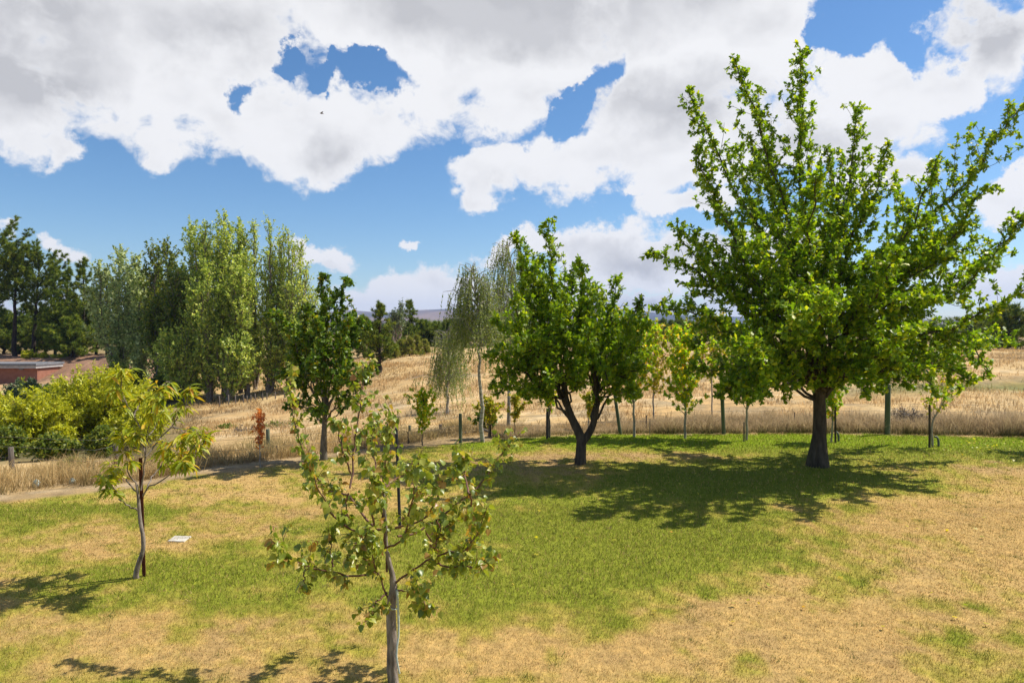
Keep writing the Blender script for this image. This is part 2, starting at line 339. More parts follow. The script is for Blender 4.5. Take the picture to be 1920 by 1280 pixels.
def lawn_col(x, y):
    g = lawn_green(x, y)[:, None]; far = sm(15.5, 17, y)[:, None]
    d = fbm(x * 1.7, y * 1.7, 91)[:, None]
    brownish = sm(12.8, 14.0, y)[:, None] * sm(19, 15, y)[:, None] * .5
    dry = DRY * (1 - d * .6) + DRY2 * d * .6; dry = dry * (1 - brownish) + np.array([.33, .22, .12]) * brownish
    bare = sm(.60, .74, fbm(x * 2.3 + 3, y * 3.1, 97))[:, None] * .35; dry = dry * (1 - bare) + np.array([.30, .20, .095]) * bare
    grn = GRN * (1 - far) + GRN2 * far
    mid = np.array([.37, .305, .060])
    s = sm(.15, .9, g)
    return np.where(s < .5, dry * (1 - 2 * s) + mid * 2 * s, mid * (2 - 2 * s) + grn * (2 * s - 1))
def field_col(x, y):
    e = y - lawn_edge(x); yy = np.maximum(y, 2); u = 960 + F * x / yy
    n = fbm(x * .22, y * .22, 11)[:, None]; n2 = fbm(x * .9, y * .7, 12)[:, None]
    straw = np.array([.56, .41, .20]); rust = np.array([.45, .28, .12]); tan_ = np.array([.50, .38, .21]); grey = np.array([.25, .21, .14]); green = np.array([.13, .15, .04])
    c = straw * (1 - n) + rust * n
    c = c * (1 - sm(.45, .7, n2) * .55) + tan_ * sm(.45, .7, n2) * .55
    w = sm(.62, .72, fbm(x * .35 + 4, y * .35, 14))[:, None] * .5
    c = c * (1 - w) + grey * w
    rad_ = np.hypot(x - 14, (y - 10) * .9)
    for rc in (17.2, 18.7, 24.0, 25.5):
        tk_ = (np.exp(-((rad_ - rc - (n[:, 0] - .5) * .8) / .22) ** 2) * sm(19.5, 22, y) * sm(48, 38, y))[:, None] * .6
        c = c * (1 - tk_) + np.array([.66, .52, .32]) * tk_
    # faint green strip across the field on the right
    strip = (np.exp(-((y - 27 - .1 * x) / 1.6) ** 2) * sm(12, 17, x))[:, None] * .8
    c = c * (1 - strip) + green * strip
    # bank of broken brown soil at the left
    bank = (sm(54, 60, y) * sm(80, 70, y) * sm(420, 330, u))[:, None]
    soil = np.array([.33, .20, .13]) * (1 - n2) + np.array([.22, .13, .085]) * n2
    c = c * (1 - bank) + soil * bank
    # darker olive-brown on the low ground below the willows and poplars
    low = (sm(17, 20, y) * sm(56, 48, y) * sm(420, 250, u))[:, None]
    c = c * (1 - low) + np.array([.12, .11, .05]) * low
    wood = (sm(68, 80, y))[:, None] * .6
    c = c * (1 - wood) + np.array([.13, .11, .05]) * wood
    # foot of the reed strip on the right, worn brown verge on the left
    verge = (sm(2.2, .2, e) * sm(1.0, -2, x))[:, None]
    c = c * (1 - verge) + (np.array([.38, .27, .14]) * (1 - n2 * .3)) * verge
    track = (np.exp(-((e - .62 + (fbm(x * .7, y * 0, 19) - .5) * .35) / .22) ** 2) * sm(-2.6, -6.5, x) * sm(.3, .55, fbm(x * 1.8, y * 3, 18)))[:, None] * .6
    c = c * (1 - track) + np.array([.50, .40, .26]) * track
    return c

# ------------------------------------------------------------------ ground sheets
ang = np.concatenate([np.linspace(-180, -62, 40)[:-1], np.linspace(-62, 62, 420), np.linspace(62, 180, 40)[1:]])
rad = np.concatenate([[.02], np.geomspace(1.2, 26, 190), np.geomspace(26.4, 110, 150), np.geomspace(115, 6000, 40)])
A, RR = np.meshgrid(np.radians(ang), rad)
GX = (RR * np.sin(A)).ravel(); GY = (RR * np.cos(A)).ravel(); GZ = terrain(GX, GY)
nr, na = A.shape
ii, jj = np.meshgrid(np.arange(nr - 1), np.arange(na - 1), indexing='ij')
q = np.stack([ii * na + jj, ii * na + jj + 1, (ii + 1) * na + jj + 1, (ii + 1) * na + jj], -1).reshape(-1, 4)[:, ::-1]
cx = GX[q].mean(1); cy = GY[q].mean(1); e = cy - lawn_edge(cx)
isl = e < 0
istr = (~isl) & (np.abs(e - .62) < .26) & (cx < -4.2) & (cx > -40)
V = np.stack([GX, GY, GZ], 1)
COL = np.where(((GY - lawn_edge(GX)) < .0)[:, None], lawn_col(GX, GY), field_col(GX, GY))
def sub_sheet(name, sel, m):
    f = q[sel]; idx, inv = np.unique(f, return_inverse=True)
    me = np_mesh(name, V[idx], [inv.reshape(-1, 4)], True, None, {'Col': COL[idx]})
    return tag(link(name, me, None, m), kind='structure')
tag(sub_sheet('lawn', isl, M_lawn), 'mown lawn of green and sun-dried straw patches around the trees')
tag(sub_sheet('ground', ~isl & ~istr, M_field), 'dry straw-coloured field and slope beyond the lawn')
tag(sub_sheet('path', istr, M_field), 'narrow pale dirt track between lawn edge and long grass')

# far hills
ha = np.radians(np.linspace(-50, 50, 260)); hr = np.linspace(1500, 3600, 60)
HA, HR = np.meshgrid(ha, hr)
hx = (HR * np.tan(HA)); hy = HR
hu = 960 + F * np.tan(HA)
top = np.interp(hu, [-400, 200, 560, 650, 720, 800, 870, 1000, 1100, 1200, 1260, 1400, 1900, 2400], [600, 602, 594, 584, 589, 583, 580, 577, 576, 584, 592, 596, 602, 606])
ridge = (620 - top) / F * 3400 + 3
rise = sm(1600, 3350, HR)
relief_ = fbm(hx / 420, hy / 420, 3, 5)
hz = ridge * (rise ** .8) * (.78 + .0 * relief_ + .22 * rise) + (relief_ - .5) * 42 * rise * (1.25 - rise) + 1.8 - 4 * (1 - rise)
hn, hm = HA.shape
ii, jj = np.meshgrid(np.arange(hn - 1), np.arange(hm - 1), indexing='ij')
qh = np.stack([ii * hm + jj, ii * hm + jj + 1, (ii + 1) * hm + jj + 1, (ii + 1) * hm + jj], -1).reshape(-1, 4)
hc = fbm(hx / 300, hy / 500, 44, 5).ravel()[:, None]
hcol = np.array([.27, .19, .14]) * (1 - hc) + np.array([.10, .095, .09]) * hc
hill_shade = sm(.52, .60, fbm(hx / 700 + 3, hy / 900, 47, 4)).ravel()[:, None]  # cloud shadows and relief put into the hill colour as dark patches
hcol = hcol * (1 - hill_shade * .8) + np.array([.05, .06, .06]) * hill_shade * .8
hme = np_mesh('hills', np.stack([hx.ravel(), hy.ravel(), hz.ravel()], 1), [qh], True, None, {'Col': hcol})
tag(link('hills', hme, None, M_hills), 'long low bare ridge on the horizon fading to blue', kind='structure')

# haze: closed box of thin even air
bpy_verts = [(-4200, -60, -4), (4200, -60, -4), (4200, 3800, -4), (-4200, 3800, -4), (-4200, -60, 150), (4200, -60, 150), (4200, 3800, 150), (-4200, 3800, 150)]
hb = bpy.data.meshes.new('haze'); hb.from_pydata(bpy_verts, [], [(0, 3, 2, 1), (4, 5, 6, 7), (0, 1, 5, 4), (1, 2, 6, 5), (2, 3, 7, 6), (3, 0, 4, 7)])
HAZE = True
if HAZE:
    hm_ = bpy.data.materials.new('haze'); hm_.use_nodes = True; hn_ = hm_.node_tree; hn_.nodes.clear()
    pv = hn_.nodes.new('ShaderNodeVolumePrincipled'); pv.inputs['Density'].default_value = .00016; pv.inputs['Color'].default_value = (.36, .55, 1.0, 1); pv.inputs['Anisotropy'].default_value = .2
    mo = hn_.nodes.new('ShaderNodeOutputMaterial'); hn_.links.new(pv.outputs[0], mo.inputs['Volume'])
    tag(link('haze', hb, None, hm_), kind='stuff')

# ------------------------------------------------------------------ grass
def blades(name, x, y, h, w, col, lean, m, tip=None, seg=1, base=None, parent=None):
    n = len(x); z = terrain(x, y)
    a = rng.uniform(0, 2 * math.pi, n); b = rng.uniform(0, 2 * math.pi, n)
    wx, wy = np.cos(a) * w / 2, np.sin(a) * w / 2
    lx, ly = np.cos(b) * lean * h, np.sin(b) * lean * h
    p = np.stack([x, y, z - .004], 1)
    wv_ = np.stack([wx, wy, np.zeros(n)], 1); lv = np.stack([lx, ly, h * np.sqrt(np.maximum(1 - lean ** 2, .1))], 1)
    if seg == 1:
        Vv = np.stack([p - wv_, p + wv_, p + lv], 1).reshape(-1, 3)
        k = np.arange(n)[:, None] * 3 + np.array([0, 1, 2])
        me = np_mesh(name, Vv, [k], False, {'Col': col})
    else:
        mid = p + lv * .55 + np.array([0, 0, .08]) * h[:, None]
        tipp = p + lv + np.stack([lx, ly, -h * .12 * np.ones(n)], 1) * .6
        Vv = np.stack([p - wv_, p + wv_, mid + wv_ * .8, mid - wv_ * .8, tipp], 1).reshape(-1, 3)
        o = np.arange(n)[:, None] * 5
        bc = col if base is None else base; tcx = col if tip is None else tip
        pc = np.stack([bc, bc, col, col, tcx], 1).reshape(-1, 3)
        me = np_mesh(name, Vv, [o + np.array([0, 1, 2, 3]), o + np.array([3, 2, 4])], False, None, {'Col': pc})
    return link(name, me, parent, m)
def scatter(d0, d1, n, u0=-140, u1=2060):
    d = np.sqrt(rng.uniform(d0 * d0, d1 * d1, n)); u = rng.uniform(u0, u1, n)
    return (u - 960) / F * d, d
X = []; Y = []; H = []; Wd = []
for d0, d1, n, w, h in ((4.0, 7, 170000, .0045, .036), (7, 11, 190000, .007, .038), (11, 19.6, 230000, .012, .04)):
    x, y = scatter(d0, d1, n); k = y < lawn_edge(x) - .02; x = x[k]; y = y[k]
    X.append(x); Y.append(y); H.append(h * rng.uniform(.4, 1.35, len(x))); Wd.append(w * rng.uniform(.6, 1.4, len(x)))
X = np.concatenate(X); Y = np.concatenate(Y); H = np.concatenate(H); Wd = np.concatenate(Wd)
g = lawn_green(X, Y); H *= .65 + .7 * g
c = lawn_col(X, Y); r1 = rng.uniform(0, 1, (len(X), 1))
c = c * (.62 + .75 * r1)
alt = rng.uniform(0, 1, len(X)); k = alt < .13; c[k] = (DRY * 1.15) * rng.uniform(.7, 1.2, (k.sum(), 1))
k = (alt > .9); c[k] = GRN * rng.uniform(.7, 1.3, (k.sum(), 1))
tag(blades('lawn_grass', X, Y, H, Wd, c, rng.uniform(.2, .85, len(X)), M_blade), 'short lawn grass blades, green mixed with dry straw', 'grass', kind='stuff')

x, y = scatter(4.2, 15, 620); ok = y < lawn_edge(x) - .3; x, y = x[ok], y[ok]
x = np.repeat(x, 26); y = np.repeat(y, 26); x = x + rng.normal(0, .035, len(x)); y = y + rng.normal(0, .035, len(y))
gg = np.repeat(rng.uniform(0, 1, len(x) // 26), 26)[:, None]; cc_ = np.where(gg < .7, np.array([.11, .16, .02]), np.array([.45, .34, .15])) * rng.uniform(.6, 1.3, (len(x), 1))
tag(blades('grass_tufts', x, y, rng.uniform(.02, .065, len(x)), rng.uniform(.004, .008, len(x)), cc_, rng.uniform(.3, .95, len(x)), M_blade), 'small ragged tufts standing out of the short lawn', 'grass', kind='stuff')
def tuft_xy(x, y, n, s):
    return np.repeat(x, n) + rng.normal(0, s, len(x) * n), np.repeat(y, n) + rng.normal(0, s, len(x) * n)
# long reed strip behind the lawn on the right
xx = rng.uniform(-.5, 22, 2300); ee = .1 + 2.1 * rng.uniform(0, 1, 2300); th_ = np.repeat(rng.uniform(.45, 1.2, 2300), 28)
x, y = tuft_xy(xx, lawn_edge(xx) + ee, 28, .10); ok = y > lawn_edge(x) + .03 + .12 * (vn(x * 3, x * 0, 7) - .5); x, y, th_ = x[ok], y[ok], th_[ok]
e = y - lawn_edge(x)
hn0 = fbm(x * .9, y * .9, 101); h = (.10 + .62 * sm(.15, .85, hn0)) * th_ * rng.uniform(.5, 1.15, len(x)) * (.25 + .75 * sm(0, 4, x)) + .05
r1 = rng.uniform(0, 1, (len(x), 1)); big = fbm(x * .7, y * .9, 103)[:, None]
straw = np.array([.60, .45, .26]) * (.7 + .5 * r1); brown = np.array([.20, .12, .05])
col = straw * (1 - big * .35) + brown * big * .35
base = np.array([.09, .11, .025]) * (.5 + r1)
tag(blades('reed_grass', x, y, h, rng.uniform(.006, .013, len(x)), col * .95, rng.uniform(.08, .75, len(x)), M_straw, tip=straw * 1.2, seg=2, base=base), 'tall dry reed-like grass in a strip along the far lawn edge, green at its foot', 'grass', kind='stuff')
# long dry grass beyond the track, left
xx = rng.uniform(-22, .5, 3000); ee = 1.0 + rng.uniform(0, 1, 3000) ** 1.4 * 3.6
x, y = tuft_xy(xx, lawn_edge(xx) + ee, 12, .10)
r1 = rng.uniform(0, 1, (len(x), 1)); hn0 = fbm(x * .8, y * .8, 111)
h = (.03 + .62 * sm(.2, .85, hn0)) * rng.uniform(.4, 1.15, len(x)) * (1 - .5 * sm(-4.5, -1, x))
col = np.array([.62, .45, .20]) * (.65 + .5 * r1) ; gk = (sm(.55, .7, fbm(x * .5, y * .8, 113))[:, None]) * .6
col = col * (1 - gk) + np.array([.20, .20, .08]) * gk
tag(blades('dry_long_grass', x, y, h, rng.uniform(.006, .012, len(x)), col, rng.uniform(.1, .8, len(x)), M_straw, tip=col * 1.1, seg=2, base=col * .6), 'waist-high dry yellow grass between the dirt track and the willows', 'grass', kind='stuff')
# straw over the open slope
x, y = scatter(19.5, 62, 26000, -60, 2050); u = 960 + F * x / y
ok = (y > lawn_edge(x) + 1.2) & ~((u < 330) & (y > 20)) ; x, y = x[ok], y[ok]
dn = fbm(x * .5, y * .35, 121); ok = rng.uniform(0, 1, len(x)) < sm(.3, .6, dn); x, y = x[ok], y[ok]
x, y = tuft_xy(x, y, 5, .16)
r1 = rng.uniform(0, 1, (len(x), 1)); col = field_col(x, y) * (.8 + .55 * r1)
tag(blades('field_grass', x, y, rng.uniform(.08, .30, len(x)), .012 + .0006 * y, col, rng.uniform(.1, .7, len(x)), M_straw, seg=2, tip=col * 1.1), 'thin dry straw covering the open slope', 'grass', kind='stuff')

# ------------------------------------------------------------------ foliage engine
def tpl(stations, fold=0.0, droop=0.0, lift=0.0):
    """leaf outline from (y, halfwidth) stations, triangles; fold raises the edges"""
    vs = []; fs = []; rows = []
    for (y, w) in stations:
        z = -droop * y * y
        if w < 1e-4: rows.append([len(vs)]); vs.append((0, y, z))
        elif fold:
            rows.append([len(vs), len(vs) + 1, len(vs) + 2]); vs += [(-w, y, z + fold * w), (0, y, z), (w, y, z + fold * w)]
        else: rows.append([len(vs), len(vs) + 1]); vs += [(-w, y, z), (w, y, z)]
    for a, b in zip(rows[:-1], rows[1:]):
        if len(a) == 1:
            for k in range(len(b) - 1): fs.append((a[0], b[k + 1], b[k]))
        elif len(b) == 1:
            for k in range(len(a) - 1): fs.append((a[k], a[k + 1], b[0]))
        else:
            for k in range(len(a) - 1): fs += [(a[k], a[k + 1], b[k + 1]), (a[k], b[k + 1], b[k])]
    return np.array(vs, float), np.array(fs, int)
T_oak = tpl([(0, .02), (.28, .24), (.42, .14), (.64, .36), (.76, .2), (1, .1)])
T_oakbig = tpl([(0, .02), (.2, .14), (.32, .10), (.5, .3), (.6, .17), (.8, .34), (.9, .2), (1, .04)], fold=.25, droop=.12)
T_maple = (np.array([(0, 0, 0), (-.42, .1, .03), (-.2, .38, 0), (-.34, .72, -.05), (0, .5, 0), (0, 1, -.1), (.34, .72, -.05), (.2, .38, 0), (.42, .1, .03)], float),
           np.array([(0, 2, 1), (0, 4, 2), (2, 4, 3), (4, 5, 3), (4, 6, 5), (4, 7, 6), (0, 7, 4), (0, 8, 7)]))
T_small = tpl([(0, 0), (.45, .34), (1, 0)])
T_narrow = tpl([(0, 0), (.45, .19), (1, 0)])
T_heart = tpl([(0, 0.03), (.02, .30), (.3, .48), (.6, .36), (.85, .14), (1, 0)], fold=.35, droop=.18)
T_peach = tpl([(0, 0), (.2, .085), (.42, .12), (.65, .105), (.85, .055), (1, 0)], fold=.6, droop=.42)
def tuft_tpl(n, wid, seed):
    r = np.random.default_rng(seed); vs = []; fs = []
    for k in range(n):
        d = nrm(np.array([r.normal(0, .55), 1.0, r.normal(0, .55)])); s = nrm(np.cross(d, r.normal(0, 1, 3))) * wid
        b = len(vs); vs += [tuple(-s), tuple(s), tuple(d * r.uniform(.7, 1))]; fs.append((b, b + 1, b + 2))
    return np.array(vs), np.array(fs)
T_tuft = tuft_tpl(7, .06, 3)
T_tuftfine = tuft_tpl(6, .045, 4)

def frames(d, up):
    y = nrm(d); x = nrm(np.cross(y, up)); z = np.cross(x, y); return x, y, z
def leaves_mesh(name, tp, pos, d, up, size, rnd=None):
    tv, tf = tp; n = len(pos); x, y, z = frames(d, up); s = size[:, None, None]
    Vv = pos[:, None, :] + s * (tv[None, :, 0:1] * x[:, None] + tv[None, :, 1:2] * y[:, None] + tv[None, :, 2:3] * z[:, None])
    Ff = (np.arange(n) * len(tv))[:, None, None] + tf[None]
    rnd = rng.uniform(0, 1, n) if rnd is None else rnd
    return np_mesh(name, Vv.reshape(-1, 3), [Ff.reshape(-1, 3)], False, {'rnd': np.repeat(rnd, len(tf))})
def tubes_mesh(name, groups):
    """groups: list of (curves (N,k,3), r0 (N), r1 (N), sides)"""
    Vs = []; Fs = []; o = 0
    for cv, r0, r1, s in groups:
        if len(cv) == 0: continue
        cv = np.asarray(cv, float); N, k, _ = cv.shape
        t = np.gradient(cv, axis=1); t = nrm(t)
        ref = np.zeros_like(t); ref[..., 0] = 1; m = np.abs(t[..., 0]) > .9; ref[m] = (0, 1, 0)
        a = nrm(np.cross(t, ref)); b = np.cross(t, a)
        th = np.arange(s) * 2 * math.pi / s
        if np.ndim(r1) == 2: rr = r1
        else: rr = r0[:, None] + (r1 - r0)[:, None] * np.linspace(0, 1, k)[None]
        rr = rr[:, :, None, None] * np.ones((1, 1, s, 1))
        if s >= 10 and k > 8:   # lumpy bark, ridges running down into the roots
            aa, kk = np.meshgrid(np.arange(s), np.arange(k))
            rr = rr * (1 + .22 * (vn(aa * .9, kk * .35, 5) - .5) + .16 * (vn(aa * 2.1, kk * .8, 9) - .5))[None, :, :, None]
        ring = cv[:, :, None, :] + rr * (np.cos(th)[None, None, :, None] * a[:, :, None] + np.sin(th)[None, None, :, None] * b[:, :, None])
        Vs.append(ring.reshape(-1, 3))
        n_, i_, j_ = np.meshgrid(np.arange(N), np.arange(k - 1), np.arange(s), indexing='ij')
        base = o + n_ * k * s + i_ * s; j2 = (j_ + 1) % s
        Fs.append(np.stack([base + j_, base + j2, base + s + j2, base + s + j_], -1).reshape(-1, 4))
        o += N * k * s
    return np_mesh(name, np.concatenate(Vs), Fs, True)
def smooth_curve(P, k=12, wob=0.0, r=rng):
    P = np.array(P, float); n = len(P)
    if n == 2: P = np.array([P[0], (P[0] + P[1]) / 2, P[1]]); n = 3
    L = np.concatenate([[0], np.cumsum(np.linalg.norm(np.diff(P, axis=0), axis=1))]); L /= L[-1]
    E = np.vstack([2 * P[0] - P[1], P, 2 * P[-1] - P[-2]]); out = []
    for t in np.linspace(0, 1, k):
        i = min(np.searchsorted(L, t, 'right') - 1, n - 2); s = (t - L[i]) / max(L[i + 1] - L[i], 1e-9)
        a, b, c_, d = E[i], E[i + 1], E[i + 2], E[i + 3]
        out.append(.5 * ((2 * b) + (-a + c_) * s + (2 * a - 5 * b + 4 * c_ - d) * s * s + (-a + 3 * b - 3 * c_ + d) * s ** 3))
    out = np.array(out)
    if wob: out[1:-1] += r.normal(0, wob, (k - 2, 3))
    return out
def ev(cv, idx, t):
    k = cv.shape[1]; f = np.clip(t, 0, .9999) * (k - 1); i = f.astype(int); s = (f - i)[:, None]
    a = cv[idx, i]; b = cv[idx, i + 1]; return a * (1 - s) + b * s, nrm(b - a)
def children(cv, counts, r, t0, t1, ang, angsd, Lf, up=.1, curve=.0, k=4, wob=.03):
    """side shoots: Lf(t, idx) gives their lengths"""
    idx = np.repeat(np.arange(len(cv)), counts); n = len(idx)
    st = np.concatenate([np.arange(c_) for c_ in counts]) if n else np.zeros(0); ct = np.repeat(counts, counts)
    t = t0 + (t1 - t0) * (st + r.uniform(0, 1, n)) / np.maximum(ct, 1)
    p, tg = ev(cv, idx, t)
    rv = r.normal(0, 1, (n, 3)); pp = nrm(rv - (rv * tg).sum(1, keepdims=True) * tg)
    a = np.radians(r.normal(ang, angsd, n))[:, None]
    d = nrm(tg * np.cos(a) + pp * np.sin(a) + np.array([0, 0, up]))
    L = Lf(t, idx) * r.uniform(.7, 1.2, n)
    s = np.linspace(0, 1, k)[None, :, None]
    c2 = p[:, None] + d[:, None] * L[:, None, None] * s + np.array([0, 0, 1.0]) * curve * L[:, None, None] * s * s
    c2[:, 1:] += r.normal(0, 1, (n, k - 1, 3)) * wob * L[:, None, None]
    return c2, L, idx, t
def put_leaves(cv, counts, r, t0, size, spread=.8, droop=0.0, up=(0, 0, 1), upr=.5, szsd=.2, off=0.0):
    idx = np.repeat(np.arange(len(cv)), counts); n = len(idx); t = r.uniform(t0, 1, n)
    p, tg = ev(cv, idx, t); rv = nrm(r.normal(0, 1, (n, 3)))
    d = nrm(tg * (1 - spread) + rv * spread + np.array([0, 0, -droop]))
    if off: p = p + rv * off
    u = nrm(np.array(up) + r.normal(0, upr, (n, 3)))
    return p, d, u, size * np.clip(r.normal(1, szsd, n), .5, 1.5)

def finish_tree(name, label, cat, group, base, groups, leafsets, bark, crown_name='crown', singles=0, single_tpl=None, single_mat=None):
    """groups: tubes in world coords; leafsets: list of (tpl, p, d, u, s, mat)"""
    b = np.array(base, float); root = empty(name, tuple(base), label, cat, group)
    g2 = [(np.asarray(c_) - b, r0, r1, s) for c_, r0, r1, s in groups]
    link('trunk', tubes_mesh('trunk', g2[:1]), root, bark)
    if len(g2) > 1: link('branches', tubes_mesh('branches', g2[1:]), root, bark)['kind'] = 'stuff'
    for (tp, p, d, u, s, m) in leafsets:
        p = p - b
        if singles and tp is not None:
            dd = np.linalg.norm(p + b - np.array([0, 0, CAMH]), axis=1) / s
            order = np.argsort(dd); sel = order[:singles]; rest = order[singles:]
            var = []
            for q_ in range(8):
                me = leaves_mesh('leaf', single_tpl, np.zeros((1, 3)), np.array([[0, 1., 0]]), np.array([[0, 0, 1.]]), np.ones(1), np.array([(q_ + .5) / 8 if q_ < 7 else .97]))
                me.materials.append(m); var.append(me)
            x_, y_, z_ = frames(d, u)
            for q_, i in enumerate(sel):
                o = bpy.data.objects.new('leaf', var[int(rng.integers(0, 8))]); C.objects.link(o); o.parent = root
                mm = Matrix((( *x_[i], 0), (*y_[i], 0), (*z_[i], 0), (0, 0, 0, 1))).transposed()
                mm = Matrix.Translation(Vector(p[i])) @ mm @ Matrix.Scale(float(s[i]), 4)
                o.matrix_local = mm
            p, d, u, s = p[rest], d[rest], u[rest], s[rest]; singles = 0
        if len(p):
            o = link(crown_name, leaves_mesh(crown_name, tp, p, d, u, s), root, m); o['kind'] = 'stuff'
    return root
def stack(lst, k=12): return np.array([smooth_curve(c_, k, .0) for c_ in lst])

def broadleaf(name, label, cat, group, base, trunk, tr, leaders, bark, m, seed, leaf=.12, tp=T_oak, nside=15, kside=.34, smax=1.3, minL=.14, tspace=.16, twigL=.24, nleaf=6, lr=.05, t0=.22, singles=0, single_tpl=None, spread=.75, wob=.0, droop=.15, sang=48, tsh=.35, limbs=()):
    """trunk: points; tr: radii; leaders: list of 3d point lists"""
    r = np.random.default_rng(seed)
    tk = smooth_curve(trunk, 14)[None]
    trr = np.interp(np.linspace(0, 1, 14), np.linspace(0, 1, len(tr)), tr)[None]
    ld = np.array([smooth_curve(l, 14, wob, r) for l in leaders])
    LL = np.linalg.norm(np.diff(ld, axis=1), axis=2).sum(1)
    n = len(ld); lr0 = lr * (.55 + .45 * LL / LL.max())
    sc = np.maximum(3, (LL / LL.mean() * nside)).astype(int)
    sd_, sL, si, st = children(ld, sc, r, t0, .97, sang, 12, lambda t, i: np.minimum(smax, kside * LL[i] * (1.05 - t)) + minL, up=.22, curve=.12)
    tcn = np.maximum(2, (sL / tspace)).astype(int)
    tw, tL, ti, tt = children(sd_, tcn, r, .15, 1, 46, 14, lambda t, i: np.full(len(t), twigL) * (1.15 - .5 * t), up=.15, curve=.1, k=3)
    # leafy shoots straight on the leaders towards their tips
    lc = np.maximum(4, (LL / tspace * 1.3)).astype(int)
    t2, _, _, _ = children(ld, lc, r, tsh, 1, 42, 14, lambda t, i: np.full(len(t), twigL * .75), up=.15, curve=.1, k=3)
    allt = np.concatenate([tw, t2]) if len(t2) else tw
    P1 = put_leaves(allt, np.full(len(allt), nleaf), r, .35, leaf, spread, droop)
    tk = np.concatenate([tk] + [smooth_curve(l_, 14)[None] for l_, _ in limbs]); trr = np.concatenate([trr] + [np.interp(np.linspace(0, 1, 14), np.linspace(0, 1, len(q_)), q_)[None] for _, q_ in limbs])
    groups = [(tk, None, trr, 12), (ld, lr0, np.full(n, .008), 7), (sd_, lr0[si] * .35 * (1.1 - st), np.full(len(sd_), .004), 4), (allt, np.full(len(allt), .004), np.full(len(allt), .0015), 3)]
    return finish_tree(name, label, cat, group, base, groups, [(tp, *P1, m)], bark, singles=singles, single_tpl=single_tpl or tp)

# ---- the large oak
D = 14.05
def L3(d, pts, dy, start=None):
    n = len(pts); out = []
    for k, (px, py) in enumerate(pts): out.append(PT(px, py, d + dy * (k / (n - 1)) ** 1.1))
    return out
oak_l = [([(1533, 760), (1525, 560), (1505, 300), (1500, 88)], 0), ([(1533, 745), (1500, 560), (1440, 290), (1378, 112)], -.8), ([(1531, 740), (1475, 560), (1370, 340), (1292, 175)], .6),
    ([(1530, 740), (1450, 590), (1350, 400), (1305, 275)], -1.2), ([(1530, 730), (1430, 620), (1310, 510), (1212, 473)], .3), ([(1530, 720), (1430, 650), (1310, 590), (1232, 582)], -1.6),
    ([(1537, 745), (1545, 520), (1590, 350), (1606, 200)], .8), ([(1540, 740), (1575, 500), (1635, 380), (1667, 272)], -.6), ([(1542, 745), (1610, 580), (1740, 420), (1922, 190)], .5),
    ([(1542, 740), (1620, 560), (1710, 420), (1755, 300)], -1.4), ([(1545, 730), (1650, 620), (1790, 530), (1935, 395)], .3), ([(1548, 735), (1670, 650), (1810, 600), (1950, 530)], -1.2),
    ([(1548, 730), (1640, 690), (1790, 660), (1905, 640)], 1.2), ([(1548, 745), (1620, 700), (1740, 690), (1830, 705)], -1.3), ([(1528, 745), (1460, 705), (1370, 690), (1290, 700)], .8),
    ([(1528, 750), (1460, 720), (1400, 720), (1350, 725)], -1.4), ([(1532, 740), (1480, 600), (1400, 480), (1350, 400)], 2.2), ([(1538, 740), (1600, 610), (1700, 500), (1800, 420)], 2.4),
    ([(1535, 740), (1530, 600), (1520, 450), (1530, 330)], -2.4), ([(1535, 740), (1500, 620), (1450, 520), (1420, 450)], -2.8), ([(1538, 740), (1590, 620), (1650, 540), (1680, 470)], -2.9),
    ([(1535, 730), (1530, 650), (1510, 610), (1490, 590)], -3.5), ([(1535, 730), (1490, 690), (1430, 660), (1390, 640)], -3.2), ([(1540, 730), (1600, 690), (1660, 650), (1720, 620)], -3.3),
    ([(1535, 730), (1540, 600), (1560, 480), (1570, 400)], 3.0), ([(1540, 730), (1600, 680), (1680, 660), (1760, 660)], 3.2), ([(1530, 730), (1480, 680), (1420, 640), (1360, 620)], 3.0),
    ([(1538, 745), (1560, 700), (1600, 690), (1640, 700)], -2.2), ([(1538, 740), (1555, 560), (1575, 420), (1550, 280)], .0), ([(1535, 740), (1480, 520), (1450, 400), (1400, 260)], 1.4), ([(1545, 745), (1640, 560), (1760, 470), (1850, 350)], -.6),
    ([(1545, 740), (1650, 600), (1780, 560), (1870, 470)], -1.9), ([(1535, 740), (1440, 590), (1340, 540), (1270, 420)], -.4), ([(1533, 740), (1500, 700), (1450, 712), (1430, 735)], -2.6), ([(1540, 740), (1590, 705), (1650, 712), (1700, 720)], .4), ([(1533, 725), (1515, 690), (1490, 690), (1475, 720)], -1.8), ([(1540, 730), (1570, 690), (1600, 700), (1620, 735)], -2.3), ([(1533, 725), (1480, 690), (1420, 700), (1380, 745)], -2.0),
    ([(1533, 720), (1460, 680), (1400, 690), (1345, 735)], -.6), ([(1540, 725), (1620, 680), (1690, 690), (1750, 740)], -1.9), ([(1540, 720), (1640, 660), (1740, 670), (1800, 730)], -.4), ([(1530, 710), (1450, 640), (1360, 620), (1290, 650)], .2), ([(1530, 700), (1440, 560), (1350, 500), (1280, 430)], 1.0),
    ([(1535, 700), (1530, 620), (1540, 580), (1560, 560)], -3.4), ([(1540, 700), (1600, 600), (1690, 570), (1760, 560)], -2.4), ([(1542, 700), (1640, 560), (1740, 500), (1800, 480)], -1.2), ([(1545, 720), (1680, 640), (1800, 640), (1860, 700)], -.8)]
oleads = [L3(D, p, dy) for p, dy in oak_l]
trunk = [PT(1533, 878, D), PT(1534, 845, D), PT(1537, 800, D), PT(1537, 760, D), PT(1533, 700, D), PT(1526, 600, D)]
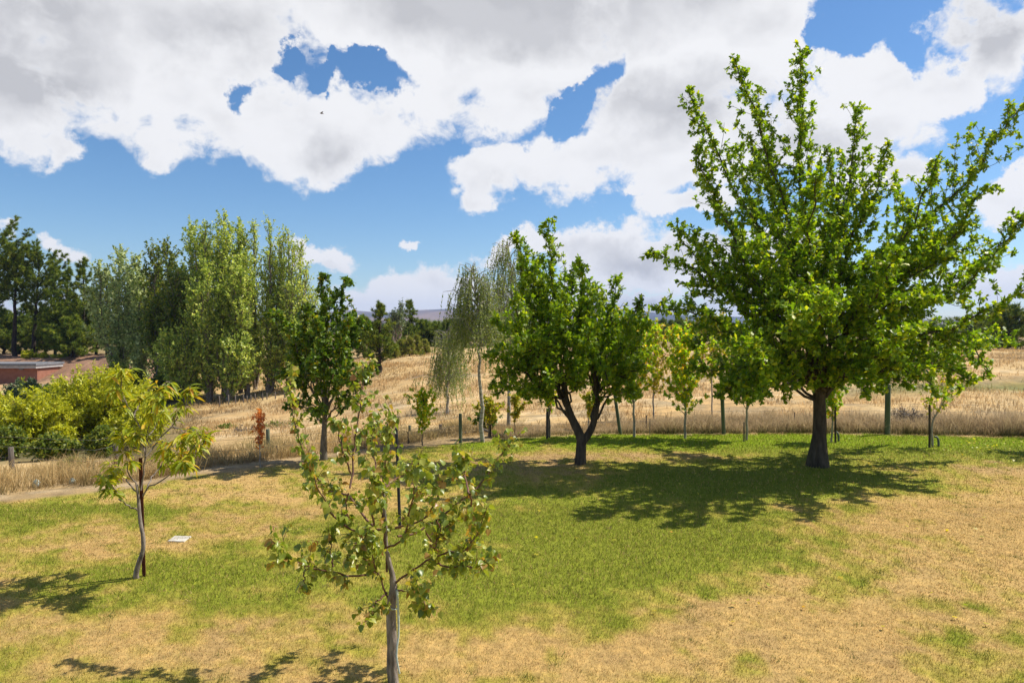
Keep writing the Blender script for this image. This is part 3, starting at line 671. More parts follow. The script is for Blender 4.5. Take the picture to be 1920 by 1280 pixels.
broadleaf('oak_tree', 'largest tree, broad spreading green oak with spiky upswept branches at right', 'tree', None, on(1533, D), trunk, [.225, .13, .115, .11, .085, .05], oleads, M_bark, M_oakleaf, 11,
          leaf=.088, nside=23, kside=.32, smax=1.15, minL=.05, lr=.045, nleaf=13, tspace=.13, twigL=.17, singles=300, single_tpl=T_oakbig, wob=.05)

# ---- the forked oak in the middle
D = 14.3
fl = [([(1084, 822), (1062, 760), (1045, 640), (1035, 520), (1030, 415)], 0), ([(1082, 815), (1055, 740), (1010, 580), (965, 440)], .3), ([(1112, 800), (1118, 740), (1105, 620), (1086, 490)], -.4),
      ([(1112, 800), (1120, 720), (1140, 620), (1165, 525)], .5), ([(1110, 805), (1125, 720), (1170, 640), (1200, 565)], -.3), ([(1080, 815), (1050, 740), (980, 640), (925, 600)], .2),
      ([(1075, 800), (1030, 740), (970, 690), (915, 670)], -.7), ([(1072, 790), (1030, 740), (970, 730), (925, 725)], .5), ([(1115, 790), (1150, 720), (1190, 650), (1212, 610)], .3),
      ([(1117, 770), (1150, 720), (1175, 700), (1200, 690)], -.6), ([(1117, 760), (1140, 740), (1170, 735), (1195, 735)], -.9), ([(1060, 750), (1030, 740), (1000, 735), (980, 740)], -1),
      ([(1062, 750), (1060, 680), (1050, 600), (1060, 560)], -1.7), ([(1118, 740), (1110, 690), (1100, 650), (1110, 620)], -1.8), ([(1062, 750), (1020, 700), (980, 620), (960, 560)], -1.2),
      ([(1118, 740), (1140, 700), (1170, 650), (1180, 600)], -1.4), ([(1062, 750), (1060, 660), (1020, 560), (1000, 490)], 1.3), ([(1118, 740), (1120, 650), (1130, 590), (1120, 540)], 1.6),
      ([(1062, 750), (1030, 690), (1010, 640), (970, 650)], -1.6), ([(1118, 740), (1150, 700), (1175, 690), (1195, 660)], 1.3), ([(1066, 760), (1070, 735), (1080, 715), (1090, 700)], -1.4),
      ([(1060, 750), (1062, 640), (1072, 560), (1075, 500)], .6), ([(1062, 740), (1030, 660), (985, 560), (975, 500)], -.3), ([(1060, 750), (1040, 745), (1020, 735), (1010, 740)], -.2), ([(1060, 745), (1065, 700), (1080, 680), (1095, 690)], -1.5), ([(1118, 740), (1105, 700), (1090, 670), (1080, 640)], -1.1), ([(1118, 740), (1112, 690), (1125, 680), (1140, 715)], -1.4),
      ([(1060, 745), (1040, 700), (1035, 680), (1030, 720)], -1.6), ([(1060, 740), (1075, 640), (1090, 590), (1095, 560)], -.5), ([(1118, 735), (1100, 620), (1095, 580), (1100, 540)], .6), ([(1060, 745), (1050, 640), (1010, 560), (1005, 520)], .2), ([(1118, 735), (1100, 700), (1085, 710), (1075, 725)], .8), ([(1118, 735), (1130, 660), (1135, 620), (1140, 580)], .9),
      ([(1062, 745), (1020, 700), (960, 670), (930, 650)], .8), ([(1118, 740), (1160, 700), (1175, 720), (1190, 735)], .3), ([(1060, 745), (1000, 700), (950, 700), (935, 740)], -.5)]
fleads = [L3(D, p, dy) for p, dy in fl]
trunk = [PT(1088, 876, D), PT(1089, 850, D), PT(1090, 822, D), PT(1078, 795, D), PT(1062, 752, D), PT(1048, 660, D)]
t2 = L3(D, [(1092, 828), (1108, 806), (1118, 770), (1118, 720), (1108, 640)], 0)
rr_ = broadleaf('oak_tree', 'green forked tree with two dark limbs rising from a short trunk at centre', 'tree', None, on(1088, D), trunk, [.125, .10, .09, .062, .055, .035], [t2] + fleads, M_bark, M_oakleaf2, 12,
          leaf=.082, nside=17, kside=.33, smax=.7, minL=.04, lr=.034, nleaf=12, tspace=.12, twigL=.17, tsh=.4, singles=300, single_tpl=T_oakbig, t0=.32, wob=.03, limbs=[(t2, [.085, .062, .054, .045, .03])])

# ---- dark maple behind the sapling
D = 14.8
tl = [([(608, 800), (607, 700), (605, 600), (606, 515)], 0), ([(608, 790), (625, 680), (640, 590), (648, 522)], .2), ([(608, 790), (580, 700), (570, 620), (575, 580)], -.3), ([(608, 780), (570, 700), (545, 620), (500, 590)], .3),
      ([(608, 790), (640, 700), (665, 620), (690, 610)], .3), ([(610, 790), (650, 740), (680, 700), (705, 690)], -.3), ([(606, 790), (570, 740), (545, 700), (520, 700)], -.4), ([(606, 795), (585, 770), (565, 760), (540, 765)], .3),
      ([(610, 795), (640, 770), (660, 755), (680, 755)], .4), ([(608, 790), (600, 700), (600, 640), (590, 600)], -1.1), ([(608, 790), (630, 720), (640, 660), (650, 600)], -1.2), ([(608, 790), (600, 750), (590, 700), (580, 680)], -1.3), ([(608, 790), (630, 760), (640, 720), (660, 690)], -1.2),
      ([(608, 790), (600, 680), (610, 600), (625, 550)], .9), ([(608, 790), (580, 700), (560, 650), (550, 610)], 1.1), ([(608, 790), (640, 690), (650, 640), (665, 590)], 1.1), ([(608, 795), (605, 780), (600, 770), (590, 770)], -.9)]
tleads = [L3(D, p, dy) for p, dy in tl]
broadleaf('maple_tree', 'dense dark green tree with a spiky top behind the foreground sapling', 'tree', None, on(607, D), [PT(607, 868, D), PT(607, 830, D), PT(609, 780, D), PT(608, 700, D)], [.085, .062, .055, .035], tleads, M_bark2, M_darkleaf, 13,
          leaf=.08, tp=T_maple, nside=14, kside=.32, smax=.58, minL=.05, lr=.024, nleaf=11, tspace=.105, twigL=.16, t0=.3, wob=.02)

# ---- foreground sapling
def Z1(x, y): return (460 + x / 2.065, 660 + y / 2.065)
D = 5.35
r = np.random.default_rng(21)
sp = [([(548, 850), (540, 720), (535, 610), (535, 500), (540, 380), (548, 290), (560, 230)], -.1), ([(552, 950), (520, 870), (495, 800), (488, 720), (480, 690)], -.25), ([(520, 870), (465, 795), (435, 740)], -.3),
      ([(505, 850), (430, 862), (370, 857), (300, 842), (230, 822), (150, 785), (110, 735)], -.5), ([(560, 690), (500, 680), (440, 610), (400, 550), (335, 545), (280, 490), (240, 440), (205, 330), (190, 240), (178, 160), (172, 80)], .5),
      ([(480, 690), (430, 690), (380, 665), (330, 615), (300, 560), (265, 480), (235, 420)], -.4), ([(405, 525), (415, 470), (420, 380), (430, 290), (448, 200), (462, 110), (470, 70)], .2), ([(410, 470), (380, 400), (355, 290), (345, 270)], -.2),
      ([(590, 712), (650, 705), (740, 650), (800, 600), (870, 550), (910, 510), (960, 440), (1010, 370), (1045, 335)], .4), ([(580, 680), (640, 665), (700, 635), (745, 560), (765, 500), (800, 440), (850, 390)], -.3),
      ([(575, 900), (640, 850), (700, 805), (770, 775), (840, 772), (890, 720), (935, 600)], -.4), ([(700, 805), (780, 830), (860, 830), (935, 822)], -.55), ([(548, 930), (515, 960), (490, 990), (488, 1030)], -.35),
      ([(580, 920), (640, 930), (690, 960), (695, 1000)], -.3), ([(535, 545), (570, 500), (640, 460), (700, 400)], .45), ([(540, 760), (610, 720), (640, 600), (660, 520), (650, 440)], -.55), ([(700, 690), (730, 760), (760, 690), (800, 660)], .1),
      ([(430, 690), (420, 760), (400, 800)], -.35), ([(230, 822), (225, 870), (235, 910)], -.1), ([(340, 830), (330, 760), (325, 710)], .0), ([(500, 680), (490, 600), (480, 540), (500, 460)], -.5), ([(535, 500), (500, 430), (485, 330), (490, 280)], .35), ([(660, 860), (670, 920), (700, 900)], -.4), ([(870, 550), (880, 640), (900, 700)], .25),
      ([(870, 550), (850, 470), (860, 420)], .5), ([(740, 650), (760, 700), (740, 760)], .1), ([(400, 545), (390, 600), (400, 660)], .0)]
def zl(pts, dy):
    q2 = [Z1(*p) for p in pts]; n = len(q2)
    return [PT(px, py, D + (dy * 1.7 + .15) * (k / (n - 1))) for k, (px, py) in enumerate(q2)]
ld = np.array([smooth_curve(zl(p, dy), 16, .006, r) for p, dy in sp])
LL = np.linalg.norm(np.diff(ld, axis=1), axis=2).sum(1)
sh, shL, shi, sht = children(ld, np.maximum(2, (LL / .07)).astype(int), r, .22, 1, 50, 14, lambda t, i: np.full(len(t), .15), up=.2, curve=.1, k=3)
tip = ld[:, -4:, :][:, [0, 2, 3]]
allt = np.concatenate([sh, tip, tip])
lf = put_leaves(allt, r.integers(8, 13, len(allt)), r, .1, .044, .85, .75, upr=.8, szsd=.28, off=.02)
tk = np.array([smooth_curve([PT(739, 1300, D), PT(736, 1240, D), PT(733, 1180, D), PT(735, 1120, D), PT(735, 1085, D), PT(727, 1040, D), PT(722, 980, D), PT(719, 920, D)], 18, .004, r)])
tr_ = np.interp(np.linspace(0, 1, 18), [0, .15, .35, .5, .6, .75, 1], [.046, .041, .041, .034, .021, .015, .010])[None]
base = on(739, D)
root = finish_tree('sapling_tree', 'nearest young tree, thin crooked branches with sparse heart-shaped yellowing leaves', 'tree', None, base,
    [(tk, None, tr_, 14), (ld, .011 * (.6 + .4 * LL / LL.max()), np.full(len(ld), .0035), 7), (allt, np.full(len(allt), .003), np.full(len(allt), .0012), 4)], [(T_heart, *lf, M_saplingleaf)], M_palebark, singles=300, single_tpl=T_heart)
for ch in root.children:
    if ch.name.startswith('branches'): ch.data.materials[0] = M_twig
# tie strip hanging on its trunk
b = np.array(base)
tie = np.array([smooth_curve([PT(744, 1105, D - .06), PT(747, 1150, D - .05), PT(747, 1195, D - .045), PT(743, 1225, D - .07), PT(749, 1262, D - .05)], 10) - b])
link('tie_strip', tubes_mesh('tie_strip', [(tie, np.array([.010]), np.array([.007]), 6)]), root, M_tie)
loop = np.array([[PT(736, 1137, D) + np.array([.043 * math.cos(a), .043 * math.sin(a), .008 * math.sin(a * 2)]) - b for a in np.linspace(0, 2 * math.pi, 16)]])
link('tie_loop', tubes_mesh('tie_loop', [(loop, np.array([.006]), np.array([.006]), 5)]), root, M_tie)

def stake(name, p0, p1, r0, m, label, cat='stake', group=None, cap=True, sides=8):
    p0 = np.array(p0); p1 = np.array(p1); h = p1 - p0
    k = 6; cv = np.array([[h * t for t in (0, .3, .6, .985, 1, 1.0)]])
    rr = np.array([[r0, r0, r0 * .98, r0 * .96, r0 * .8, .0005]])
    me = tubes_mesh(name, [(cv, None, rr, sides)]); o = link(name, me, None, m); o.location = p0
    return tag(o, label, cat, group)
stake('steel_stake', on(749, 9.6), PT(743, 802, 9.6), .022, M_blackstake, 'thin black stake standing behind the foreground sapling crown')

# ---- peach tree
def Z2(x, y): return (120 + x / 2.78, 660 + y / 2.78)
D = 7.66; r = np.random.default_rng(31)
pk = [([(385, 760), (376, 690), (350, 660), (335, 620), (330, 560), (318, 480), (300, 440)], -.2), ([(388, 828), (340, 800), (305, 775), (270, 720), (215, 665)], -.4), ([(300, 775), (250, 700), (230, 640)], -.1), ([(385, 740), (345, 690), (305, 640), (240, 598)], .3),
      ([(400, 720), (410, 620), (425, 540), (430, 440), (445, 340), (480, 250), (500, 175)], 0), ([(500, 200), (530, 160), (560, 160)], .1), ([(425, 545), (460, 500), (500, 450), (560, 390), (610, 320), (645, 240), (660, 185)], .4), ([(412, 750), (440, 700), (500, 670), (560, 630), (600, 580), (660, 510), (720, 430)], -.3),
      ([(430, 720), (460, 650), (515, 580), (540, 500)], .5), ([(420, 490), (400, 400), (360, 330), (320, 260), (300, 170), (288, 95)], -.3), ([(425, 545), (405, 470), (350, 420), (265, 425)], .2), ([(560, 630), (600, 590), (640, 560), (640, 600)], -.5), ([(560, 390), (600, 400), (640, 430)], -.1),
      ([(440, 340), (470, 330), (520, 230)], -.4), ([(360, 330), (390, 280), (400, 240)], .2), ([(500, 450), (520, 480), (560, 470), (600, 460)], -.3), ([(660, 510), (720, 480), (745, 430)], .1), ([(318, 480), (360, 470), (380, 430)], -.4), ([(430, 440), (470, 400), (500, 330)], .35), ([(320, 260), (290, 240), (275, 200)], .1)]
def zl2(pts, dy):
    q2 = [Z2(*p) for p in pts]; n = len(q2)
    return [PT(px, py, D + dy * (k / (n - 1))) for k, (px, py) in enumerate(q2)]
ld = np.array([smooth_curve(zl2(p, dy), 14, .006, r) for p, dy in pk]); LL = np.linalg.norm(np.diff(ld, axis=1), axis=2).sum(1)
sh, _, _, _ = children(ld, np.maximum(3, (LL / .11)).astype(int), r, .5, 1, 50, 14, lambda t, i: np.full(len(t), .12), up=.25, curve=-.1, k=3)
tip = ld[:, -4:, :][:, [0, 2, 3]]; allt = np.concatenate([sh, tip, tip])
idx = np.repeat(np.arange(len(allt)), r.integers(7, 12, len(allt))); n = len(idx)
p, tg = ev(allt, idx, r.uniform(.3, 1, n)); rv = nrm(r.normal(0, 1, (n, 3)))
d = nrm(tg * .2 + rv * [.9, .9, .35] + np.array([0, 0, -.25])); s = .12 * np.clip(r.normal(1, .25, n), .45, 1.4); u = nrm(np.array([0, 0, 1.]) + r.normal(0, .25, (n, 3)))
tk = np.array([smooth_curve([PT(*Z2(x, y), D) for x, y in ((388, 1215), (374, 1165), (392, 1090), (412, 1030), (412, 960), (398, 890), (390, 800), (385, 740), (380, 690))], 20)])
tr_ = np.interp(np.linspace(0, 1, 20), [0, .08, .3, .7, 1], [.04, .028, .024, .02, .014])[None]
finish_tree('peach_tree', 'young peach tree with an S-bent trunk and long drooping yellow-green leaves', 'tree', None, on(263, D),
    [(tk, None, tr_, 10), (ld, np.full(len(ld), .010), np.full(len(ld), .003), 6), (allt, np.full(len(allt), .003), np.full(len(allt), .0012), 3)], [(T_peach, p, d, u, s, M_peachleaf)], M_palebark, singles=300, single_tpl=T_peach)
# steel star-picket beside it
p0 = PT(271, 1092, D + .06); p0[2] = 0; p1 = PT(264, 858, D + .06)
o = empty('steel_stake', tuple(p0), 'rust-red steel picket tied beside the peach tree trunk', 'stake')
h = p1 - p0
Vv = []; fc = []
for t in (0, 1):
    for a in (90, 210, 330):
        for w in (-8, 8): Vv.append(h * t + np.array([math.cos(R(a + w)) * .024, math.sin(R(a + w)) * .024, 0]))
        Vv.append(h * t + np.array([math.cos(R(a + 60)) * .006, math.sin(R(a + 60)) * .006, 0]))
for k in range(9): fc.append((k, (k + 1) % 9, 9 + (k + 1) % 9, 9 + k))
me = bpy.data.meshes.new('picket'); me.from_pydata([tuple(v) for v in Vv], [], fc + [tuple(range(9, 18)), tuple(range(8, -1, -1))]); link('picket', me, o, M_rust)

# ---- maples along the lawn edge
def slender(name, label, cat, group, px, pyb, top, cw, cbot, seed, m, bark, leaf=.078, tp=T_maple, nside=46, nleaf=13, tr=.035, ang=42, d=None, twig=.13, cpos=.42, lean=0, fork=0, tsp=.12):
    r = np.random.default_rng(seed); D = dist(pyb) if d is None else d
    b = on(px, D); zt = PT(px + lean, top, D); zb = PT(px, cbot, D)[2]; Hh = zt[2] - b[2]; t0 = (zb - b[2]) / Hh; Rr = cw * 1.15 / 2 * D / F
    tk = smooth_curve([np.array(b) - [0, 0, .05], np.array(b) + [r.normal(0, .02), 0, Hh * .35], np.array(b) * .4 + zt * .6 + [r.normal(0, .03), 0, 0], zt], 16, .008, r)[None]
    def Lf(t, i):
        s_ = np.clip((t - t0) / (1 - t0), 0, 1); f = np.where(s_ < cpos, .55 + .45 * np.sin(s_ / cpos * math.pi / 2), np.cos((s_ - cpos) / (1 - cpos) * math.pi / 2) ** .8)
        return Rr * 1.12 * np.maximum(f, .1)
    sd_, sL, si, st = children(tk, np.array([nside]), r, t0, .98, ang, 9, Lf, up=.12, curve=.15)
    tw, _, _, _ = children(sd_, np.maximum(2, sL / tsp).astype(int), r, .15, 1, 45, 14, lambda t, i: np.full(len(t), twig), up=.12, k=3)
    t3, _, _, _ = children(tk, np.array([14]), r, max(t0, .5), 1, 40, 12, lambda t, i: np.full(len(t), twig), up=.2, k=3)
    tw = np.concatenate([tw, t3])
    lf = put_leaves(tw, np.full(len(tw), nleaf), r, .2, leaf, .8, .25)
    return finish_tree(name, label, cat, group, b, [(tk, np.array([tr]), np.array([tr * .2]), 8), (sd_, np.full(len(sd_), tr * .3), np.full(len(sd_), .002), 4), (tw, np.full(len(tw), .002), np.full(len(tw), .001), 3)], [(tp, *lf, m)], bark)
G = 'young maples along the far lawn edge'
slender('maple_tree', 'yellow-green maple with pale trunk just right of the forked tree', 'tree', G, 1190, 820, 592, 118, 765, 41, M_mapleleaf, M_maplebark, nside=60)
slender('maple_tree', 'yellow-green maple with low foliage skirt on a pale trunk, between forked tree and large oak', 'tree', G, 1285, 822, 630, 112, 780, 42, M_mapleleaf, M_maplebark, nside=66, cpos=.5)
slender('maple_tree', 'green maple with pale grey trunk under the left boughs of the large oak', 'tree', G, 1401, 825, 655, 130, 772, 43, M_oakleaf, M_maplebark, nside=50, cpos=.35)
slender('maple_tree', 'thin green maple with pale trunk close behind the large oak trunk', 'tree', G, 1560, 829, 690, 84, 792, 44, M_mapleleaf, M_maplebark, nside=36, tr=.026)
slender('maple_tree', 'sparse golden-leaved sapling leaning right under the right side of the large oak', 'tree', G, 1751, 838, 700, 96, 795, 45, M_goldleaf, M_maplebark, nside=20, nleaf=4, tr=.028, lean=34, leaf=.07)
slender('maple_tree', 'small round green maple with orange leaf tips behind the wooden rail', 'tree', G, 792, 836, 738, 62, 812, 46, M_mapleleaf, M_bark2, nside=34, leaf=.055, twig=.08, tr=.018, tsp=.07)
slender('maple_tree', 'small golden maple just right of the white birch trunk', 'tree', G, 917, 822, 755, 52, 800, 47, M_goldleaf, M_bark2, nside=30, leaf=.055, twig=.08, tr=.018, tsp=.07)
slender('maple_tree', 'small yellow-orange maple between the birch and the forked tree', 'tree', G, 966, 818, 742, 36, 792, 48, M_goldleaf, M_bark2, nside=24, leaf=.055, twig=.08, tr=.014, tsp=.07)
slender('maple_tree', 'small orange-brown maple seen through the fork of the middle tree', 'tree', G, 1103, 808, 745, 40, 785, 49, M_goldleaf, M_maplebark, nside=22, leaf=.06, twig=.08, tr=.02, tsp=.07)
slender('maple_tree', 'small pale green maple with dark trunk below the left side of the forked tree', 'tree', G, 1030, 822, 700, 60, 776, 50, M_mapleleaf, M_bark2, nside=26, leaf=.07, twig=.1, tr=.03)
slender('maple_tree', 'thin sapling with bright orange-red autumn leaves at the left fence', 'tree', None, 487, 876, 773, 40, 845, 51, M_orangeleaf, M_maplebark, nside=26, leaf=.06, twig=.07, tr=.013, ang=30, nleaf=5, tsp=.08)
slender('maple_tree', 'orange-gold maple filling the gap behind the two yellow-green maples', 'tree', None, 1226, 820, 612, 84, 745, 52, M_goldleaf, M_maplebark, nside=36, d=22, tr=.03)
slender('maple_tree', 'golden maple showing above the green maple, left of the large oak', 'tree', None, 1335, 820, 598, 92, 720, 53, M_goldleaf, M_maplebark, nside=36, d=22.5, tr=.03)
slender('maple_tree', 'green maple at the right margin whose shade falls on the lawn', 'tree', G, 2005, 847, 690, 130, 800, 54, M_oakleaf, M_maplebark, nside=40)
slender('dark_shrub', 'small dark bush behind the golden maple and birch trunk', 'shrub', None, 912, 818, 768, 54, 814, 55, M_darkleaf, M_bark2, nside=26, leaf=.07, d=19, tr=.02)

# ---- weeping birches
def birch(name, label, px, d, top, cw, cbot, seed, lean=0, strandL=1.0, nl=4):
    r = np.random.default_rng(seed); b = np.array(on(px, d)); zt = PT(px + lean, top, d); Hh = zt[2] - b[2]
    tk = smooth_curve([b - [0, 0, .05], b * .7 + zt * .3, b * .35 + zt * .65 + [.08, 0, 0], zt], 20, .02, r)[None]
    Rr = cw * 1.45 / 2 * d / F; t0 = max(.1, (PT(px, cbot, d)[2] - b[2]) / Hh + .2)
    sd_, sL, si, st = children(tk, np.array([70]), r, t0, .98, 42, 10, lambda t, i: Rr * (1.05 - .75 * (t - t0) / (1 - t0)) + .12, up=.15, curve=-.35, k=6)
    sw, wL, wi, wt = children(sd_, np.maximum(2, sL / .11).astype(int), r, .35, 1, 60, 20, lambda t, i: strandL * np.full(len(t), .95) * r.uniform(.3, 1.3, len(t)), up=-2.6, curve=-.25, k=5, wob=.03)
    lf = put_leaves(sw, np.maximum(3, (wL / .024)).astype(int), r, .05, .042, .7, .6)
    return finish_tree(name, label, 'tree', 'weeping birches behind the lawn', b, [(tk, np.array([.055]), np.array([.010]), 10), (sd_, np.full(len(sd_), .014), np.full(len(sd_), .004), 4), (sw, np.full(len(sw), .0025), np.full(len(sw), .0012), 3)], [(T_small, *lf, M_birchleaf)], M_birchbark)
birch('birch_tree', 'slender weeping birch with a white mottled trunk and hanging strands, left of the forked tree', 905, dist(829), 500, 132, 715, 61, lean=-18)
birch('birch_tree', 'taller thin weeping birch partly hidden behind the forked tree', 955, 19.5, 452, 120, 700, 62, lean=0)
birch('birch_tree', 'low weeping birch with drooping curtain beside the dry slope, left of the white trunk', 838, 24, 618, 88, 760, 63, strandL=.9)

# ---- poplars
def poplar(label, px, d, top, cw, seed, m=None, n=4, leaf=.14, group='poplars in the left background', name='poplar_tree', cbot=.06, nside=64, nl=13, tw=.42):
    r = np.random.default_rng(seed); m = m or M_poplarleaf
    leaf *= .85; b = np.array(on(px, d)); zt = PT(px, top, d); Hh = zt[2] - b[2]; Rr = cw * 1.42 / 2 * d / F
    lds = []
    for k in range(n):
        a = r.uniform(0, 2 * math.pi); q_ = Rr * (.45 if k else .05); hh = Hh * (1 if k == 0 else r.uniform(.78, .98))
        o_ = np.array([math.cos(a) * q_, math.sin(a) * q_, 0])
        lds.append(smooth_curve([b + [0, 0, -.05], b + o_ * .45 + [0, 0, hh * .3], b + o_ + [0, 0, hh * .65], b + o_ * 1.1 + [0, 0, hh]], 14, .06, r))
    lds = np.array(lds)
    Lf = lambda t, i: Rr * .78 * np.clip(np.minimum(.35 + 2.6 * t, 1.35 * (1.03 - t) ** .42), .12, 1)
    sd_, sL, si, st = children(lds, np.full(n, nside), r, cbot, .99, 38, 9, Lf, up=.35, curve=.25)
    t2, _, _, _ = children(sd_, np.maximum(3, sL / .24).astype(int), r, .1, 1, 40, 14, lambda t, i: np.full(len(t), tw), up=.3, k=3)
    lf = put_leaves(t2, np.full(len(t2), nl), r, .1, leaf, .8, .1, upr=.9)
    return finish_tree(name, label, 'tree', group, b, [(lds[:1], np.array([.16]), np.array([.02]), 8), (lds[1:], np.full(n - 1, .09), np.full(n - 1, .015), 6), (sd_, np.full(len(sd_), .025), np.full(len(sd_), .006), 3)], [(T_small, *lf, m)], M_palebark)
poplar('pale silvery poplar, the left one of the pair standing before the dark pines', 222, 50, 482, 92, 71, M_poplargrey, leaf=.20)
poplar('shorter pale silvery poplar, right one of the pair before the dark pines', 262, 49, 520, 74, 72, M_poplargrey, n=3, leaf=.2)
poplar('dark green tree at the left end of the poplar row', 318, 48, 470, 92, 73, M_bushleaf, leaf=.20, name='dark_tree')
poplar('poplar at the left shoulder of the row with a twin-pointed top', 358, 46, 426, 84, 74, leaf=.17)
poplar('tallest poplar of the row, second from its left shoulder', 418, 45, 408, 86, 75, leaf=.17, n=5)
poplar('poplar with a pointed feathery top just right of the tallest one', 450, 46, 420, 66, 76, leaf=.16)
poplar('slim poplar in the middle of the row', 478, 46, 424, 64, 77, leaf=.16, n=4, nl=11)
poplar('thin see-through poplar before the small white cloud', 508, 45, 420, 62, 78, leaf=.15, n=4, nl=9)
poplar('sparse poplar leaning at the right end of the row', 540, 45, 438, 74, 79, leaf=.15, n=4, nl=8)
poplar('low bushy poplar at the right foot of the row', 572, 44, 512, 84, 80, leaf=.16, n=4, nl=6)
poplar('bright green bushy poplar in front of the row', 392, 42.5, 500, 78, 81, leaf=.17, n=4)
poplar('yellow-green bushy poplar at the front right of the row', 462, 43, 490, 78, 82, leaf=.17, n=4)

for k, (px, d, top, cw, lb) in enumerate([(352, 42, 640, 90, 'low bright bushy poplar growth at the foot of the left poplars'), (505, 43.5, 590, 90, 'yellow-green bushy poplar below the slim middle poplars'), (548, 43, 610, 80, 'low yellow-green poplar growth at the right foot of the row'), (430, 41.5, 650, 90, 'low green poplar growth in front of the tallest poplar')]):
    poplar(lb, px, d, top, cw, 300 + k, leaf=.16, nside=44)
for k, (px, d, top, cw, lb) in enumerate([(335, 46, 520, 100, 'dark green tree low behind the left shoulder of the poplar row'), (300, 47, 560, 90, 'dark green tree low at the left foot of the poplar row')]):
    poplar(lb, px, d, top, cw, 310 + k, M_bushleaf, leaf=.18, name='dark_tree', nside=50)
# ---- conifers
def pine(label, px, d, top, cw, seed, m=None, bark=None, t0=.12, style='cone', nb=90, group='dark pines in the left background', name='pine_tree', tuft=.34, lean=0, r0=.16, nl=12, cat='tree', tsp=.26):
    r = np.random.default_rng(seed); m = m or M_pine; b = np.array(on(px, d)); zt = PT(px + lean, top, d); Rr = cw * 1.1 / 2 * d / F
    tk = smooth_curve([b - [0, 0, .05], b * .66 + zt * .34, b * .33 + zt * .67, zt], 14, .05, r)[None]
    if style == 'cone': Lf = lambda t, i: Rr * np.clip(1.12 * (1.02 - (t - t0) / (1 - t0)) ** .8, .07, 1.1)
    else: Lf = lambda t, i: Rr * np.clip(np.sqrt(np.clip(1 - ((t - .72) / .36) ** 2, 0, 1)), .25, 1)
    sd_, sL, si, st = children(tk, np.array([nb]), r, t0, .985, 78 if style == 'cone' else 62, 10, Lf, up=.1, curve=.22)
    t2, _, _, _ = children(sd_, np.maximum(2, sL / tsp).astype(int), r, .25, 1, 45, 14, lambda t, i: np.full(len(t), tuft * 1.0), up=.2, k=3)
    t3, _, _, _ = children(tk, np.array([10]), r, .8, 1, 30, 10, lambda t, i: np.full(len(t), tuft), up=.3, k=3)
    t2 = np.concatenate([t2, t3]); lf = put_leaves(t2, np.full(len(t2), nl), r, .1, tuft, .45, -.2)
    return finish_tree(name, label, cat, group, b, [(tk, np.array([r0]), np.array([.02]), 8), (sd_, np.full(len(sd_), .04), np.full(len(sd_), .008), 3)], [(T_tuft, *lf, m)], bark or M_pinebark)
pine('tall pine cut by the left edge of the photo', -6, 70, 448, 110, 91, t0=.2, style='umb', nb=80)
pine('tall open pine with a bare dark trunk above the red building', 28, 70, 462, 66, 92, t0=.45, style='umb', nb=50, r0=.24)
pine('broad leaning pine with a flat-sided crown above the yellow bush', 60, 71, 484, 90, 93, t0=.35, style='umb', nb=70, lean=14, r0=.22)
pine('narrow pointed pine just right of the broad leaning one', 102, 70, 500, 62, 94)
pine('small dark pine between the two pointed pines', 127, 71, 506, 56, 95)
pine('tall dark pine left of the silvery poplars', 156, 69, 488, 74, 96, nb=90)
pine('dark pine partly hidden behind the left silvery poplar', 200, 72, 508, 70, 97)
pine('dark pine filling the gap between silvery poplars and the row', 296, 68, 505, 70, 98)
pine('short dark pine low behind the left silvery poplar', 180, 73, 560, 70, 99)
pine('low dense pine between the open pine and the pointed one', 48, 78, 575, 90, 142, t0=.03)
pine('low dense pine left of the silvery poplars, filling the gap behind the tall dark pine', 150, 75, 570, 90, 143, t0=.03)
pine('low dark pine standing behind the leaning one', 85, 76, 590, 80, 100, t0=.05)
pine('low spreading pine behind the red building roof', 8, 76, 585, 90, 101, t0=.05)
pine('low bushy pine at the top of the soil bank', 135, 67, 600, 90, 102, t0=.03)
GM = 'conifers beyond the dry slope'
pine('dark pointed pine with dead reddish skirt at the left end of the dry slope', 712, 47, 572, 66, 103, group=GM, nb=80, tuft=.26)
pine('broad dark pine half hidden behind the pointed pine', 682, 62, 598, 64, 104, group=GM)
pine('dark pine leaning close to the gum trees', 735, 75, 608, 44, 105, group=GM)
pine('spire-topped conifer just behind the tall gum', 768, 78, 566, 36, 106, group=GM, nb=60)
pine('dark round conifer right of the tall gum', 792, 80, 604, 50, 107, group=GM)
pine('low dark conifer above the golden conifers', 815, 82, 612, 56, 108, group=GM, t0=.03)
pine('wide dark conifer left of the birch', 846, 80, 604, 66, 109, group=GM, t0=.03)
pine('dark conifer directly behind the white birch', 880, 76, 596, 70, 110, group=GM, t0=.03)
pine('dark conifer showing left of the forked tree', 925, 84, 606, 70, 111, group=GM, t0=.03)
for k, (px, d, top, cw, lb) in enumerate([(752, 58, 640, 26, 'golden-green young conifer at the left of its row'), (768, 57, 634, 24, 'narrow golden-green young conifer, second of its row'), (781, 59, 632, 24, 'tallest golden-green young conifer in the middle of its row'), (797, 61, 640, 20, 'small golden-green young conifer at the right end of its row'), (740, 56, 654, 22, 'short yellowish young conifer beside the pointed pine')]):
    pine(lb, px, d, top, cw, 120 + k, m=M_pinegold, group='golden young conifers along the top of the slope', nb=50, tuft=.2, r0=.06, t0=.03, tsp=.18)
